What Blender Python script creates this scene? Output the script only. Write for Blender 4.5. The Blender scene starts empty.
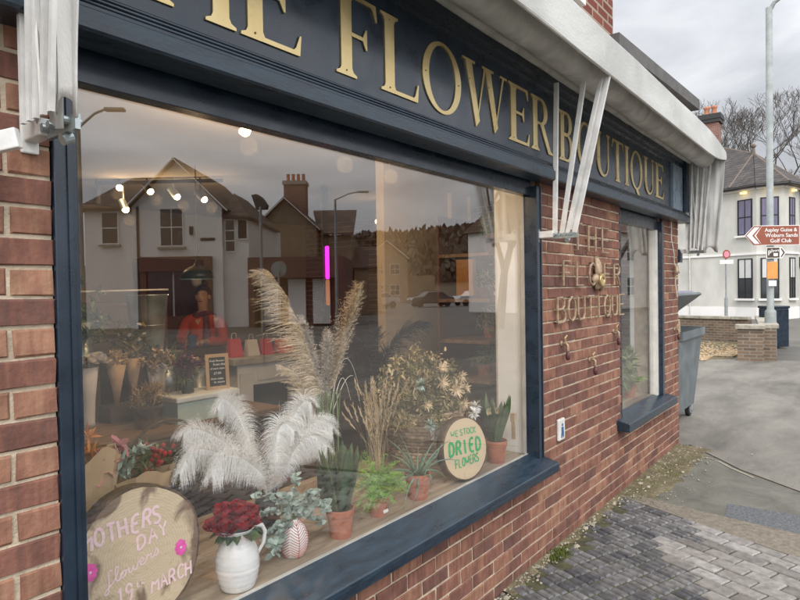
import bpy, math, random
from mathutils import Vector, Matrix, noise
random.seed(11)
S = bpy.context.scene
C = S.collection
# ------------------------------------------------------------------ camera
cam_d = bpy.data.cameras.new('camera'); cam = bpy.data.objects.new('camera', cam_d); C.objects.link(cam)
S.camera = cam
cam_d.sensor_width = 36; cam_d.lens = 36*601/800; cam_d.clip_start = .02; cam_d.clip_end = 2000
yaw, pitch, roll = math.radians(38.1), math.radians(-1.05), math.atan(.016)
FW = Vector((math.cos(yaw)*math.cos(pitch), math.sin(yaw)*math.cos(pitch), math.sin(pitch)))
r0 = Vector((math.sin(yaw), -math.cos(yaw), 0)); u0 = r0.cross(FW)
RT = math.cos(roll)*r0 - math.sin(roll)*u0
UP = math.cos(roll)*u0 + math.sin(roll)*r0
cam.matrix_world = Matrix(((RT.x, UP.x, -FW.x, 0), (RT.y, UP.y, -FW.y, -1.65), (RT.z, UP.z, -FW.z, 1.73), (0, 0, 0, 1)))
# ------------------------------------------------------------------ sky
SUN_EL, SUN_AZ = math.radians(42), math.radians(-140)      # azimuth of the sun measured from +x, counter-clockwise
W = bpy.data.worlds.new('World'); S.world = W; W.use_nodes = True
nt = W.node_tree; nt.nodes.clear()
N = nt.nodes.new; L = nt.links.new
sky = N('ShaderNodeTexSky'); sky.sky_type = 'NISHITA'; sky.sun_disc = False
sky.sun_elevation = SUN_EL; sky.sun_rotation = math.pi/2 - SUN_AZ
sky.dust_density = 4; sky.air_density = 1.2
tc = N('ShaderNodeTexCoord')
sep = N('ShaderNodeSeparateXYZ'); L(tc.outputs['Generated'], sep.inputs[0])
zz = N('ShaderNodeMath'); zz.operation = 'MAXIMUM'; L(sep.outputs['Z'], zz.inputs[0]); zz.inputs[1].default_value = 0
# overcast luminance: grows towards the zenith
ov = N('ShaderNodeMath'); ov.operation = 'MULTIPLY_ADD'; L(zz.outputs[0], ov.inputs[0]); ov.inputs[1].default_value = 1.5; ov.inputs[2].default_value = .95
mp = N('ShaderNodeMapping'); mp.inputs['Scale'].default_value = (1, 1, 3.2); L(tc.outputs['Generated'], mp.inputs['Vector'])
ns = N('ShaderNodeTexNoise'); ns.inputs['Scale'].default_value = 2.6; ns.inputs['Detail'].default_value = 8; ns.inputs['Roughness'].default_value = .52
ns.inputs['Distortion'].default_value = .5
L(mp.outputs[0], ns.inputs['Vector'])
cr = N('ShaderNodeValToRGB'); L(ns.outputs['Fac'], cr.inputs[0])
cr.color_ramp.elements[0].position = .32; cr.color_ramp.elements[0].color = (4.6, 4.8, 5.2, 1)
cr.color_ramp.elements[1].position = .66; cr.color_ramp.elements[1].color = (8.6, 8.8, 9.1, 1)
# the cloud is brighter on the side where the sun stands behind it
dt = N('ShaderNodeVectorMath'); dt.operation = 'DOT_PRODUCT'; L(tc.outputs['Generated'], dt.inputs[0]); dt.inputs[1].default_value = (-.62, -.78, 0)
db = N('ShaderNodeMath'); db.operation = 'MULTIPLY_ADD'; L(dt.outputs['Value'], db.inputs[0]); db.inputs[1].default_value = .72; db.inputs[2].default_value = 1.22
dm = N('ShaderNodeMath'); dm.operation = 'MULTIPLY'; L(db.outputs[0], dm.inputs[0]); L(ov.outputs[0], dm.inputs[1])
vm = N('ShaderNodeVectorMath'); vm.operation = 'SCALE'; L(cr.outputs[0], vm.inputs[0]); L(dm.outputs[0], vm.inputs['Scale'])
mx = N('ShaderNodeMixRGB'); mx.inputs[0].default_value = .93; L(sky.outputs[0], mx.inputs[1]); L(vm.outputs[0], mx.inputs[2])
bg = N('ShaderNodeBackground'); bg.inputs['Strength'].default_value = .1; L(mx.outputs[0], bg.inputs['Color'])
wo = N('ShaderNodeOutputWorld'); L(bg.outputs[0], wo.inputs[0])
# ------------------------------------------------------------------ sun behind cloud
sd = bpy.data.lights.new('sun', 'SUN'); sd.energy = 1.2; sd.angle = math.radians(25); sd.color = (1, .96, .9)
so = bpy.data.objects.new('sun', sd); C.objects.link(so)
sdir = Vector((math.cos(SUN_AZ)*math.cos(SUN_EL), math.sin(SUN_AZ)*math.cos(SUN_EL), math.sin(SUN_EL)))
so.rotation_euler = sdir.to_track_quat('Z', 'Y').to_euler(); so.location = (0, -20, 30)
# ------------------------------------------------------------------ exposure and render
S.view_settings.view_transform = 'Standard'; S.view_settings.look = 'None'
S.view_settings.exposure = 0.22; S.view_settings.gamma = 1; S.view_settings.use_curve_mapping = False
S.render.engine = 'CYCLES'
S.cycles.max_bounces = 9; S.cycles.transparent_max_bounces = 24; S.cycles.glossy_bounces = 5
S.cycles.sample_clamp_indirect = 6

# ================================================================== helpers
class MB:
    def __init__(s, M=None):
        s.v = []; s.f = []; s.r = []; s.m = []; s.cur = .5; s.mi = 0; s.M = M
    def add(s, vs, fs, r=None):
        b = len(s.v)
        if s.M is not None: vs = [s.M @ Vector(p) for p in vs]
        s.v += [tuple(p) for p in vs]
        for f in fs:
            s.f.append(tuple(i+b for i in f)); s.r.append(s.cur if r is None else r); s.m.append(s.mi)
        return s
    def box(s, x0, x1, y0, y1, z0, z1, jit=0, r=None):
        vs = [(x, y, z) for z in (z0, z1) for y in (y0, y1) for x in (x0, x1)]
        if jit: vs = [(a+random.uniform(-jit, jit), b+random.uniform(-jit, jit), c+random.uniform(-jit, jit)) for a, b, c in vs]
        return s.add(vs, [(0, 2, 3, 1), (4, 5, 7, 6), (0, 1, 5, 4), (2, 6, 7, 3), (0, 4, 6, 2), (1, 3, 7, 5)], r)
    def obox(s, p0, p1, w, h, up=(0, 0, 1)):
        """bar of width w and height h from p0 to p1"""
        p0, p1 = Vector(p0), Vector(p1); d = (p1-p0).normalized(); up = Vector(up)
        a = d.cross(up)
        if a.length < 1e-4: a = d.cross(Vector((1, 0, 0)))
        a.normalize(); b = a.cross(d).normalized()
        vs = [p+a*i*w/2+b*j*h/2 for p in (p0, p1) for i, j in ((-1, -1), (1, -1), (1, 1), (-1, 1))]
        return s.add(vs, [(3, 2, 1, 0), (4, 5, 6, 7), (0, 1, 5, 4), (1, 2, 6, 5), (2, 3, 7, 6), (3, 0, 4, 7)])
    def tube(s, pts, rad, n=6, cap=True, r=None):
        pts = [Vector(p) for p in pts]
        if not hasattr(rad, '__len__'): rad = [rad]*len(pts)
        vs = []; ref = Vector((0, 0, 1))
        d0 = (pts[1]-pts[0]).normalized()
        if abs(d0.dot(ref)) > .9: ref = Vector((1, 0, 0))
        a = d0.cross(ref).normalized()
        for i, p in enumerate(pts):
            d = (pts[min(i+1, len(pts)-1)]-pts[max(i-1, 0)])
            if d.length < 1e-9: d = d0
            d.normalize(); a = (a-d*a.dot(d))
            a = a.normalized() if a.length > 1e-6 else d.orthogonal().normalized()
            b = d.cross(a)
            for k in range(n):
                t = 2*math.pi*k/n
                vs.append(p+(a*math.cos(t)+b*math.sin(t))*rad[i])
        fs = [(i*n+k, i*n+(k+1) % n, (i+1)*n+(k+1) % n, (i+1)*n+k) for i in range(len(pts)-1) for k in range(n)]
        if cap: fs += [tuple(range(n-1, -1, -1)), tuple((len(pts)-1)*n+k for k in range(n))]
        return s.add(vs, fs, r)
    def lathe(s, prof, c=(0, 0, 0), n=28, wob=0):
        vs = []
        for (r_, z) in prof:
            for k in range(n):
                t = 2*math.pi*k/n; q = r_*(1+wob*math.sin(3*t+z*9))
                vs.append((c[0]+q*math.cos(t), c[1]+q*math.sin(t), c[2]+z))
        fs = [(i*n+k, i*n+(k+1) % n, (i+1)*n+(k+1) % n, (i+1)*n+k) for i in range(len(prof)-1) for k in range(n)]
        if prof[0][0] > 1e-6: fs.append(tuple(range(n-1, -1, -1)))
        if prof[-1][0] > 1e-6: fs.append(tuple((len(prof)-1)*n+k for k in range(n)))
        return s.add(vs, fs)
    def ball(s, c, rx, ry=None, rz=None, n=10, m=6, jit=0):
        ry = ry or rx; rz = rz or rx; vs = [(c[0], c[1], c[2]-rz)]
        for i in range(1, m):
            t = math.pi*i/m
            for k in range(n):
                p = 2*math.pi*k/n; q = 1+random.uniform(-jit, jit)
                vs.append((c[0]+q*rx*math.sin(t)*math.cos(p), c[1]+q*ry*math.sin(t)*math.sin(p), c[2]-rz*math.cos(t)*q))
        vs.append((c[0], c[1], c[2]+rz)); e = len(vs)-1
        fs = [(0, 1+(k+1) % n, 1+k) for k in range(n)]
        fs += [(1+i*n+k, 1+i*n+(k+1) % n, 1+(i+1)*n+(k+1) % n, 1+(i+1)*n+k) for i in range(m-2) for k in range(n)]
        fs += [(1+(m-2)*n+k, 1+(m-2)*n+(k+1) % n, e) for k in range(n)]
        return s.add(vs, fs)
    def poly(s, pts, r=None):
        return s.add(pts, [tuple(range(len(pts)))], r)
    def prism(s, pts, d):
        """polygon extruded by vector d"""
        d = Vector(d); n = len(pts); a = [Vector(p) for p in pts]; b = [p+d for p in a]
        fs = [tuple(range(n)), tuple(range(2*n-1, n-1, -1))]+[(i, i+n, (i+1) % n+n, (i+1) % n) for i in range(n)]
        return s.add(a+b, fs)
    def ring(s, outer, inner, d, closed=True):
        """flat ring (or open band) between two outlines extruded by d"""
        d = Vector(d); n = len(outer); o = [Vector(p) for p in outer]; i_ = [Vector(p) for p in inner]
        vs = o+i_+[p+d for p in o]+[p+d for p in i_]; fs = []
        for k in range(n if closed else n-1):
            j = (k+1) % n
            fs += [(k, j, n+j, n+k), (2*n+j, 2*n+k, 3*n+k, 3*n+j), (k, 2*n+k, 2*n+j, j), (n+j, 3*n+j, 3*n+k, n+k)]
        if not closed: fs += [(0, n, 3*n, 2*n), (n-1, 3*n-1, 4*n-1, 2*n-1)]
        return s.add(vs, fs)
    def leaf(s, p, d, up, ln, wd, bend=.3, n=4, fold=.0, shape=.5, r=None):
        """tapered blade: starts at p, heads along d, droops by bend"""
        p = Vector(p); d = Vector(d).normalized(); up = Vector(up)
        side = d.cross(up)
        if side.length < 1e-4: side = d.orthogonal()
        side.normalize(); vs = []
        q = p.copy(); dd = d.copy()
        for i in range(n+1):
            t = i/n
            w = wd*(math.sin(math.pi*min(1, (t*(1-shape)+shape*.5)*1.0))**.8 if t < 1 else 0)*(1 if t < .6 else (1-t)/.4)
            nn = side.cross(dd).normalized()
            vs += [q-side*w/2+nn*fold*w, q.copy(), q+side*w/2+nn*fold*w]
            dd = (dd+Vector((0, 0, -bend/n))).normalized(); q = q+dd*ln/n
        fs = []
        for i in range(n):
            a = i*3; fs += [(a, a+1, a+4, a+3), (a+1, a+2, a+5, a+4)]
        return s.add(vs, fs, r)
    def strand(s, pts, w, side=None, r=None):
        """flat ribbon along pts tapering to nothing"""
        pts = [Vector(p) for p in pts]; n = len(pts); vs = []
        d = (pts[-1]-pts[0])
        sd = Vector(side) if side else d.orthogonal()
        sd.normalize()
        for i, p in enumerate(pts):
            q = sd*w*.5*(1-.85*i/(n-1)); vs += [p-q, p+q]
        return s.add(vs, [(2*i, 2*i+1, 2*i+3, 2*i+2) for i in range(n-1)], r)
    def build(s, name, mat, parent=None, smooth=False, bevel=0, sub=0):
        me = bpy.data.meshes.new(name)
        off = Vector((0, 0, 0))
        q = parent
        while q is not None: off += q.location; q = q.parent
        me.from_pydata([(a-off.x, b-off.y, c-off.z) for a, b, c in s.v], [], s.f)
        mats = mat if isinstance(mat, (list, tuple)) else [mat]
        for m in mats: me.materials.append(m)
        me.polygons.foreach_set('material_index', s.m)
        at = me.attributes.new('rnd', 'FLOAT', 'FACE'); at.data.foreach_set('value', s.r)
        if smooth: me.polygons.foreach_set('use_smooth', [True]*len(s.f))
        me.update()
        o = bpy.data.objects.new(name, me); C.objects.link(o)
        if parent is not None: o.parent = parent
        if bevel:
            b = o.modifiers.new('bevel', 'BEVEL'); b.width = bevel; b.segments = 2; b.limit_method = 'ANGLE'; b.angle_limit = .7
        if sub:
            b = o.modifiers.new('sub', 'SUBSURF'); b.levels = sub; b.render_levels = sub
        if smooth and bevel:
            try: me.set_sharp_from_angle(angle=math.radians(40))
            except Exception: pass
        return o

def tag(o, label, cat, group=None, kind=None):
    if label: o['label'] = label
    if cat: o['category'] = cat
    if group: o['group'] = group
    if kind: o['kind'] = kind
    return o
def thing(name, label, cat, loc=(0, 0, 0), group=None):
    o = bpy.data.objects.new(name, None); C.objects.link(o); o.location = loc; o.empty_display_size = .1
    return tag(o, label, cat, group)
def struct(o): o['kind'] = 'structure'; return o
U = random.uniform
def frame(ox, oy, ang, oz=0):
    return Matrix.Translation((ox, oy, oz)) @ Matrix.Rotation(ang, 4, 'Z')

# ================================================================== materials
def mat(name, base, rough=.6, var=.15, scale=8, bump=.0, bscale=None, metal=0, rv=0, c2=None, sss=0, spec=.5, coat=0,
        stretch=(1, 1, 1), trans=0, c3=None, dist=.0, emit=None, estr=0, thin=0, detail=5):
    m = bpy.data.materials.new(name); m.use_nodes = True; nt = m.node_tree; nd = nt.nodes; ln = nt.links.new
    p = nd['Principled BSDF']
    tc = nd.new('ShaderNodeTexCoord'); mp = nd.new('ShaderNodeMapping'); ln(tc.outputs['Object'], mp.inputs[0])
    mp.inputs['Scale'].default_value = stretch
    nz = nd.new('ShaderNodeTexNoise'); nz.inputs['Scale'].default_value = scale; nz.inputs['Detail'].default_value = detail
    nz.inputs['Distortion'].default_value = dist; nz.inputs['Roughness'].default_value = .7 if detail >= 12 else .5; ln(mp.outputs[0], nz.inputs['Vector'])
    r = nd.new('ShaderNodeValToRGB'); ln(nz.outputs['Fac'], r.inputs[0])
    b = Vector(base[:3]); lo = b*(1-var); hi = b*(1+var)
    if c2 is not None: hi = Vector(c2)
    e = r.color_ramp.elements; e[0].position = .32; e[0].color = (*lo, 1); e[1].position = .68; e[1].color = (*hi, 1)
    if c3 is not None:
        q = e.new(.5); q.color = (*c3, 1)
    out = r.outputs[0]
    if rv:
        a = nd.new('ShaderNodeAttribute'); a.attribute_name = 'rnd'
        mr = nd.new('ShaderNodeMapRange'); ln(a.outputs['Fac'], mr.inputs[0]); mr.inputs[3].default_value = 1-rv; mr.inputs[4].default_value = 1+rv
        vm = nd.new('ShaderNodeVectorMath'); vm.operation = 'SCALE'; ln(out, vm.inputs[0]); ln(mr.outputs[0], vm.inputs['Scale']); out = vm.outputs[0]
    ln(out, p.inputs['Base Color'])
    p.inputs['Metallic'].default_value = metal; p.inputs['Specular IOR Level'].default_value = spec
    rr = nd.new('ShaderNodeMapRange'); ln(nz.outputs['Fac'], rr.inputs[0]); rr.inputs[1].default_value = .3; rr.inputs[2].default_value = .7
    rr.inputs[3].default_value = max(.02, rough-.1); rr.inputs[4].default_value = min(1, rough+.1); ln(rr.outputs[0], p.inputs['Roughness'])
    if coat: p.inputs['Coat Weight'].default_value = coat; p.inputs['Coat Roughness'].default_value = .15
    if sss: p.inputs['Subsurface Weight'].default_value = sss; p.inputs['Subsurface Scale'].default_value = .01
    if trans: p.inputs['Transmission Weight'].default_value = trans
    if emit is not None:
        p.inputs['Emission Color'].default_value = (*emit, 1); p.inputs['Emission Strength'].default_value = estr
    if bump:
        bz = nd.new('ShaderNodeTexNoise'); bz.inputs['Scale'].default_value = bscale or scale*4; bz.inputs['Detail'].default_value = 6
        ln(mp.outputs[0], bz.inputs['Vector'])
        bp = nd.new('ShaderNodeBump'); bp.inputs['Strength'].default_value = bump; bp.inputs['Distance'].default_value = .01
        ln(bz.outputs['Fac'], bp.inputs['Height']); ln(bp.outputs[0], p.inputs['Normal'])
    return m
def ramp_mat(name, cols, rough=.85, streak=(1, 1, 1), sc=20, amt=.25, bump=.3, bsc=90, spec=.3, mixnoise=.35, bdist=.004):
    """colour chosen per face by the rnd attribute (bricks, pavers, leaves), with streaks on top"""
    m = bpy.data.materials.new(name); m.use_nodes = True; nt = m.node_tree; nd = nt.nodes; ln = nt.links.new
    p = nd['Principled BSDF']
    a = nd.new('ShaderNodeAttribute'); a.attribute_name = 'rnd'
    tc = nd.new('ShaderNodeTexCoord'); mp = nd.new('ShaderNodeMapping'); ln(tc.outputs['Object'], mp.inputs[0]); mp.inputs['Scale'].default_value = streak
    nz = nd.new('ShaderNodeTexNoise'); nz.inputs['Scale'].default_value = sc; nz.inputs['Detail'].default_value = 5; ln(mp.outputs[0], nz.inputs['Vector'])
    sb = nd.new('ShaderNodeMath'); sb.operation = 'SUBTRACT'; ln(nz.outputs['Fac'], sb.inputs[0]); sb.inputs[1].default_value = .5
    ma = nd.new('ShaderNodeMath'); ma.operation = 'MULTIPLY_ADD'; ln(sb.outputs[0], ma.inputs[0]); ma.inputs[1].default_value = mixnoise*2; ln(a.outputs['Fac'], ma.inputs[2])
    r = nd.new('ShaderNodeValToRGB'); ln(ma.outputs[0], r.inputs[0]); e = r.color_ramp.elements
    n = len(cols); e[0].position = 0; e[0].color = (*cols[0], 1); e[1].position = 1; e[1].color = (*cols[-1], 1)
    for i in range(1, n-1):
        q = e.new(i/(n-1)); q.color = (*cols[i], 1)
    n2 = nd.new('ShaderNodeTexNoise'); n2.inputs['Scale'].default_value = sc*4; n2.inputs['Detail'].default_value = 6; ln(tc.outputs['Object'], n2.inputs['Vector'])
    mr = nd.new('ShaderNodeMapRange'); ln(n2.outputs['Fac'], mr.inputs[0]); mr.inputs[1].default_value = .3; mr.inputs[2].default_value = .7
    mr.inputs[3].default_value = 1-amt; mr.inputs[4].default_value = 1+amt
    vm = nd.new('ShaderNodeVectorMath'); vm.operation = 'SCALE'; ln(r.outputs[0], vm.inputs[0]); ln(mr.outputs[0], vm.inputs['Scale'])
    ln(vm.outputs[0], p.inputs['Base Color'])
    p.inputs['Roughness'].default_value = rough; p.inputs['Specular IOR Level'].default_value = spec
    if bump:
        bz = nd.new('ShaderNodeTexNoise'); bz.inputs['Scale'].default_value = bsc; bz.inputs['Detail'].default_value = 6; ln(tc.outputs['Object'], bz.inputs['Vector'])
        bp = nd.new('ShaderNodeBump'); bp.inputs['Strength'].default_value = bump; bp.inputs['Distance'].default_value = bdist
        ln(bz.outputs['Fac'], bp.inputs['Height']); ln(bp.outputs[0], p.inputs['Normal'])
    return m
def brick_tex(name, c1, c2, mortar, w=.225, h=.075, ms=.01, axis='XZ', rough=.9):
    m = bpy.data.materials.new(name); m.use_nodes = True; nt = m.node_tree; nd = nt.nodes; ln = nt.links.new; p = nd['Principled BSDF']
    tc = nd.new('ShaderNodeTexCoord'); sp = nd.new('ShaderNodeSeparateXYZ'); ln(tc.outputs['Object'], sp.inputs[0])
    cb = nd.new('ShaderNodeCombineXYZ')
    ad = nd.new('ShaderNodeMath'); ad.operation = 'ADD'; ln(sp.outputs[0], ad.inputs[0]); ln(sp.outputs[1], ad.inputs[1])
    ln(ad.outputs[0] if axis == 'D' else sp.outputs[0 if axis[0] == 'X' else 1], cb.inputs[0]); ln(sp.outputs[1 if axis[1:] == 'Y' else 2], cb.inputs[1])
    b = nd.new('ShaderNodeTexBrick'); ln(cb.outputs[0], b.inputs['Vector']); b.inputs['Scale'].default_value = 1
    b.inputs['Color1'].default_value = (*c1, 1); b.inputs['Color2'].default_value = (*c2, 1); b.inputs['Mortar'].default_value = (*mortar, 1)
    b.inputs['Mortar Size'].default_value = ms; b.inputs['Brick Width'].default_value = w; b.inputs['Row Height'].default_value = h
    nz = nd.new('ShaderNodeTexNoise'); nz.inputs['Scale'].default_value = 3; nz.inputs['Detail'].default_value = 8; ln(tc.outputs['Object'], nz.inputs['Vector'])
    mr = nd.new('ShaderNodeMapRange'); ln(nz.outputs['Fac'], mr.inputs[0]); mr.inputs[3].default_value = .6; mr.inputs[4].default_value = 1.4
    vm = nd.new('ShaderNodeVectorMath'); vm.operation = 'SCALE'; ln(b.outputs[0], vm.inputs[0]); ln(mr.outputs[0], vm.inputs['Scale'])
    ln(vm.outputs[0], p.inputs['Base Color']); p.inputs['Roughness'].default_value = rough; p.inputs['Specular IOR Level'].default_value = .2
    bp = nd.new('ShaderNodeBump'); bp.inputs['Strength'].default_value = .5; bp.inputs['Distance'].default_value = .006; bp.invert = True
    ln(b.outputs['Fac'], bp.inputs['Height']); ln(bp.outputs[0], p.inputs['Normal'])
    return m
def glass_mat(name, ior=2.0, tint=(1, 1, 1), rough=0.0):
    m = bpy.data.materials.new(name); m.use_nodes = True; nt = m.node_tree; nt.nodes.clear(); nd = nt.nodes.new; ln = nt.links.new
    o = nd('ShaderNodeOutputMaterial'); mx = nd('ShaderNodeMixShader'); t = nd('ShaderNodeBsdfTransparent'); g = nd('ShaderNodeBsdfGlossy')
    f = nd('ShaderNodeFresnel'); f.inputs[0].default_value = ior; g.inputs['Roughness'].default_value = rough; t.inputs[0].default_value = (*tint, 1)
    g.inputs[0].default_value = (.97, .95, .93, 1)
    ge = nd('ShaderNodeNewGeometry'); # a pane face seen from its back keeps the same outside index
    mm = nd('ShaderNodeMix'); mm.data_type = 'FLOAT'; ln(ge.outputs['Backfacing'], mm.inputs['Factor']); mm.inputs['A'].default_value = ior; mm.inputs['B'].default_value = 1/ior
    ln(mm.outputs['Result'], f.inputs[0])
    ln(f.outputs[0], mx.inputs[0]); ln(t.outputs[0], mx.inputs[1]); ln(g.outputs[0], mx.inputs[2]); ln(mx.outputs[0], o.inputs[0])
    return m
def emis(name, col, st):
    m = bpy.data.materials.new(name); m.use_nodes = True; nt = m.node_tree; nt.nodes.clear()
    o = nt.nodes.new('ShaderNodeOutputMaterial'); e = nt.nodes.new('ShaderNodeEmission'); e.inputs[0].default_value = (*col, 1); e.inputs[1].default_value = st
    nt.links.new(e.outputs[0], o.inputs[0]); return m

M = {}
M['brick'] = ramp_mat('brick', [(.135, .068, .054), (.185, .082, .06), (.25, .12, .08), (.32, .175, .11), (.41, .26, .16)], streak=(16, 1, 2.2), sc=3.0, mixnoise=.5, amt=.28, bump=.6, bsc=70, bdist=.005)
M['mortar'] = mat('mortar', (.5, .4, .29), .95, .22, 14, .5, 120, c2=(.6, .5, .37))
M['brick_up'] = brick_tex('brick_upper', (.22, .07, .05), (.15, .045, .035), (.34, .27, .2))
M['navy'] = mat('navy paint', (.010, .021, .037), .3, .3, 9, .05, 160, spec=.5, coat=.35)
M['navy_worn'] = mat('worn navy paint', (.009, .021, .037), .36, .3, 14, .15, 60, c2=(.020, .041, .063), spec=.5, coat=.2, stretch=(.6, 2, 2))
M['gold'] = mat('brass lettering', (.62, .46, .2), .34, .12, 5, .05, 80, metal=.75, c2=(.75, .6, .32))
M['rivet'] = mat('rivet', (.3, .22, .1), .4, metal=.8)
M['copper'] = mat('bronzed lettering', (.36, .25, .16), .45, .2, 30, .1, metal=.25, c2=(.48, .36, .24))
M['awning'] = mat('awning canvas', (.48, .475, .45), .8, .14, 2.5, .25, 60, c2=(.6, .595, .57), stretch=(.6, 3, 1), dist=.6)
M['fold'] = mat('hood end canvas', (.52, .51, .49), .85, .2, 6, .2, 60)  # canvas of the hood ends, about as pale as the awning itself
M['awning_in'] = mat('awning lining', (.5, .49, .46), .85, .18, 6, .2, 60, c2=(.62, .61, .58), dist=.8)
M['whitemetal'] = mat('white enamelled metal', (.68, .67, .64), .42, .14, 12, .1, c2=(.78, .77, .75))
M['trim'] = mat('grubby white gloss paint', (.62, .6, .55), .5, .12, 10, .05)
M['board'] = mat('window board timber', (.36, .27, .18), .55, .25, 3, .2, 40, c2=(.5, .40, .28), stretch=(1, 9, 9), dist=.6)
M['darkwood'] = mat('dark stained timber', (.07, .04, .025), .55, .35, 3, .2, 30, stretch=(1, 8, 8))
M['midwood'] = mat('brown timber', (.2, .115, .06), .55, .3, 3, .2, 30, stretch=(1, 8, 8))
M['glass'] = glass_mat('shop window glass', 1.9)
M['glass_dk'] = mat('dark window glass', (.02, .022, .025), .06, .2, 2, spec=.8)
M['plaster'] = mat('cream plaster', (.40, .32, .22), .9, .08, 2, .05)
M['plaster_dk'] = mat('taupe plaster', (.55, .46, .35), .9, .1, 2, .05)
M['ceil'] = mat('ceiling paint', (.42, .37, .31), .9, .05, 2)
M['floor_in'] = mat('shop floor', (.16, .11, .075), .45, .3, 3, stretch=(1, 6, 1))
M['white_in'] = mat('white painted joinery', (.80, .80, .77), .6, .06, 5)
M['terra'] = mat('terracotta', (.42, .135, .07), .8, .18, 14, .15, 90, c2=(.52, .2, .12))
M['soil'] = mat('soil', (.05, .032, .02), .95, .4, 60, .6)
M['ceramic'] = mat('white glazed ceramic', (.8, .8, .78), .25, .03, 8, .03, coat=.5)
M['feather'] = mat('white feather', (.9, .89, .86), .85, .04, 10, rv=.08)
M['rachis'] = mat('feather quill', (.75, .68, .52), .6, .1, 10)
M['pampas'] = mat('pampas plume', (.78, .65, .46), .9, .15, 10, rv=.25, c2=(.9, .8, .62))
M['pampas_pale'] = mat('pale grass plume', (.78, .73, .65), .9, .12, 10, rv=.2)
M['straw'] = mat('dried straw', (.45, .31, .16), .85, .2, 10, rv=.4, c2=(.6, .45, .27))
M['greenstem'] = mat('green stems', (.16, .22, .08), .7, .25, 10, rv=.3)
M['snake'] = ramp_mat('snake plant leaf', [(.02, .045, .02), (.03, .075, .035), (.05, .1, .045), (.09, .13, .05)], rough=.45, streak=(3, 3, 22), sc=2.6, amt=.25, bump=.05, mixnoise=.8)
M['aloe'] = mat('aloe leaf', (.13, .22, .15), .5, .2, 12, rv=.2)
M['fern'] = mat('feathery fern', (.19, .38, .05), .7, .25, 20, rv=.45)
M['euc'] = mat('eucalyptus leaf', (.34, .42, .36), .75, .15, 20, rv=.25)
M['rose'] = mat('red rose petal', (.32, .012, .022), .6, .3, 20, rv=.35, spec=.3)
M['wicker'] = mat('wicker', (.46, .33, .22), .75, .4, 30, .3, rv=.45)
M['wicker_dk'] = mat('dark wicker', (.07, .045, .025), .75, .4, 30, .3, rv=.45, c2=(.12, .08, .045))
M['dryleaf'] = ramp_mat('dried leaves', [(.08, .095, .045), (.19, .20, .09), (.32, .26, .13), (.52, .41, .22), (.74, .62, .42)], rough=.85, sc=20, amt=.2, bump=0, mixnoise=.1)
M['star'] = mat('dried star flower', (.62, .47, .29), .85, .15, 20, rv=.25)
M['blackplume'] = mat('black dyed plume', (.008, .008, .011), .85, .4, 10, rv=.4)
M['bark'] = mat('bark', (.09, .055, .035), .95, .5, 18, .9, 40, c2=(.16, .1, .06))
M['paper'] = mat('brown kraft paper', (.5, .33, .19), .85, .1, 8, .15, 30, c2=(.58, .41, .25))
M['paper_w'] = mat('pale wrapping paper', (.6, .55, .5), .8, .08, 8, .15, 30)
M['galv'] = mat('galvanised steel', (.40, .45, .45), .34, .3, 7, .1, metal=.6)
M['mint'] = mat('mint paint', (.5, .62, .56), .6, .07, 8, .1)
M['mint_top'] = mat('pale mint cloth', (.7, .74, .7), .8, .05, 8, .1)
M['slate'] = mat('chalkboard', (.018, .02, .02), .7, .3, 20)
M['chalk'] = mat('chalk', (.8, .8, .78), .9, .1, 50)
M['pinkpaint'] = mat('pale pink lettering paint', (.85, .62, .64), .7, .05, 50)
M['hotpink'] = mat('pink paint', (.8, .08, .42), .6, .1, 30)
M['greenpaint'] = mat('green lettering paint', (.02, .36, .12), .6, .15, 30)
M['pinkribbon'] = mat('hanging flower', (.6, .25, .27), .8)
M['skin'] = mat('skin', (.62, .37, .27), .5, .08, 20, sss=.1)
M['hair'] = mat('dark hair', (.02, .013, .01), .6, .3, 60)
M['jacket'] = mat('orange red jacket', (.6, .055, .02), .6, .1, 12)
M['purple'] = mat('striped scarf', (.16, .05, .1), .9, .5, 40)
M['trouser'] = mat('dark trousers', (.03, .035, .06), .9)
M['red'] = mat('red card', (.5, .02, .02), .6, .1, 10)
M['orange'] = mat('orange card', (.6, .12, .02), .6, .1, 10)
M['blue'] = mat('blue card', (.04, .1, .25), .6, .1, 10)
M['burgundy'] = mat('burgundy paint', (.09, .028, .028), .5, .2, 5)
M['lampmetal'] = mat('dark teal enamel', (.02, .04, .045), .35, .1, 5, metal=.2)
M['black'] = mat('black plastic', (.012, .012, .012), .45, .2, 20)
M['binwall'] = mat('slate grey bin plastic', (.11, .13, .14), .5, .15, 5, .1, c2=(.165, .185, .195))
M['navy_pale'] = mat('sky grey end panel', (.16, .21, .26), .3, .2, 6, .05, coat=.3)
M['binlid'] = mat('purple grey lid', (.2, .19, .25), .45, .15, 6)
M['tan'] = mat('cardboard', (.4, .3, .2), .85, .15, 10)
M['pinkst'] = mat('pink sticker', (.75, .25, .33), .5)
M['galvpost'] = mat('weathered grey steel', (.25, .27, .26), .6, .12, 6, .08, c2=(.32, .34, .33))
M['signbrown'] = mat('brown sign face', (.27, .075, .04), .45, .06, 10)
M['signwhite'] = mat('white sign paint', (.78, .76, .73), .5, .04, 10)
M['amber'] = mat('amber board', (.35, .16, .05), .6, .1, 10)
M['orange2'] = mat('orange notice', (.72, .3, .08), .6, .1, 10)
M['render'] = mat('cream render', (.52, .51, .46), .9, .12, 1.2, .1, 20, c2=(.64, .62, .56), stretch=(1, 1, .5))
M['render2'] = mat('off white render', (.82, .79, .76), .9, .06, 1.0)
M['slates'] = brick_tex('slate roof', (.065, .058, .056), (.11, .095, .088), (.035, .03, .03), .25, .16, .012, 'D', .8)
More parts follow.
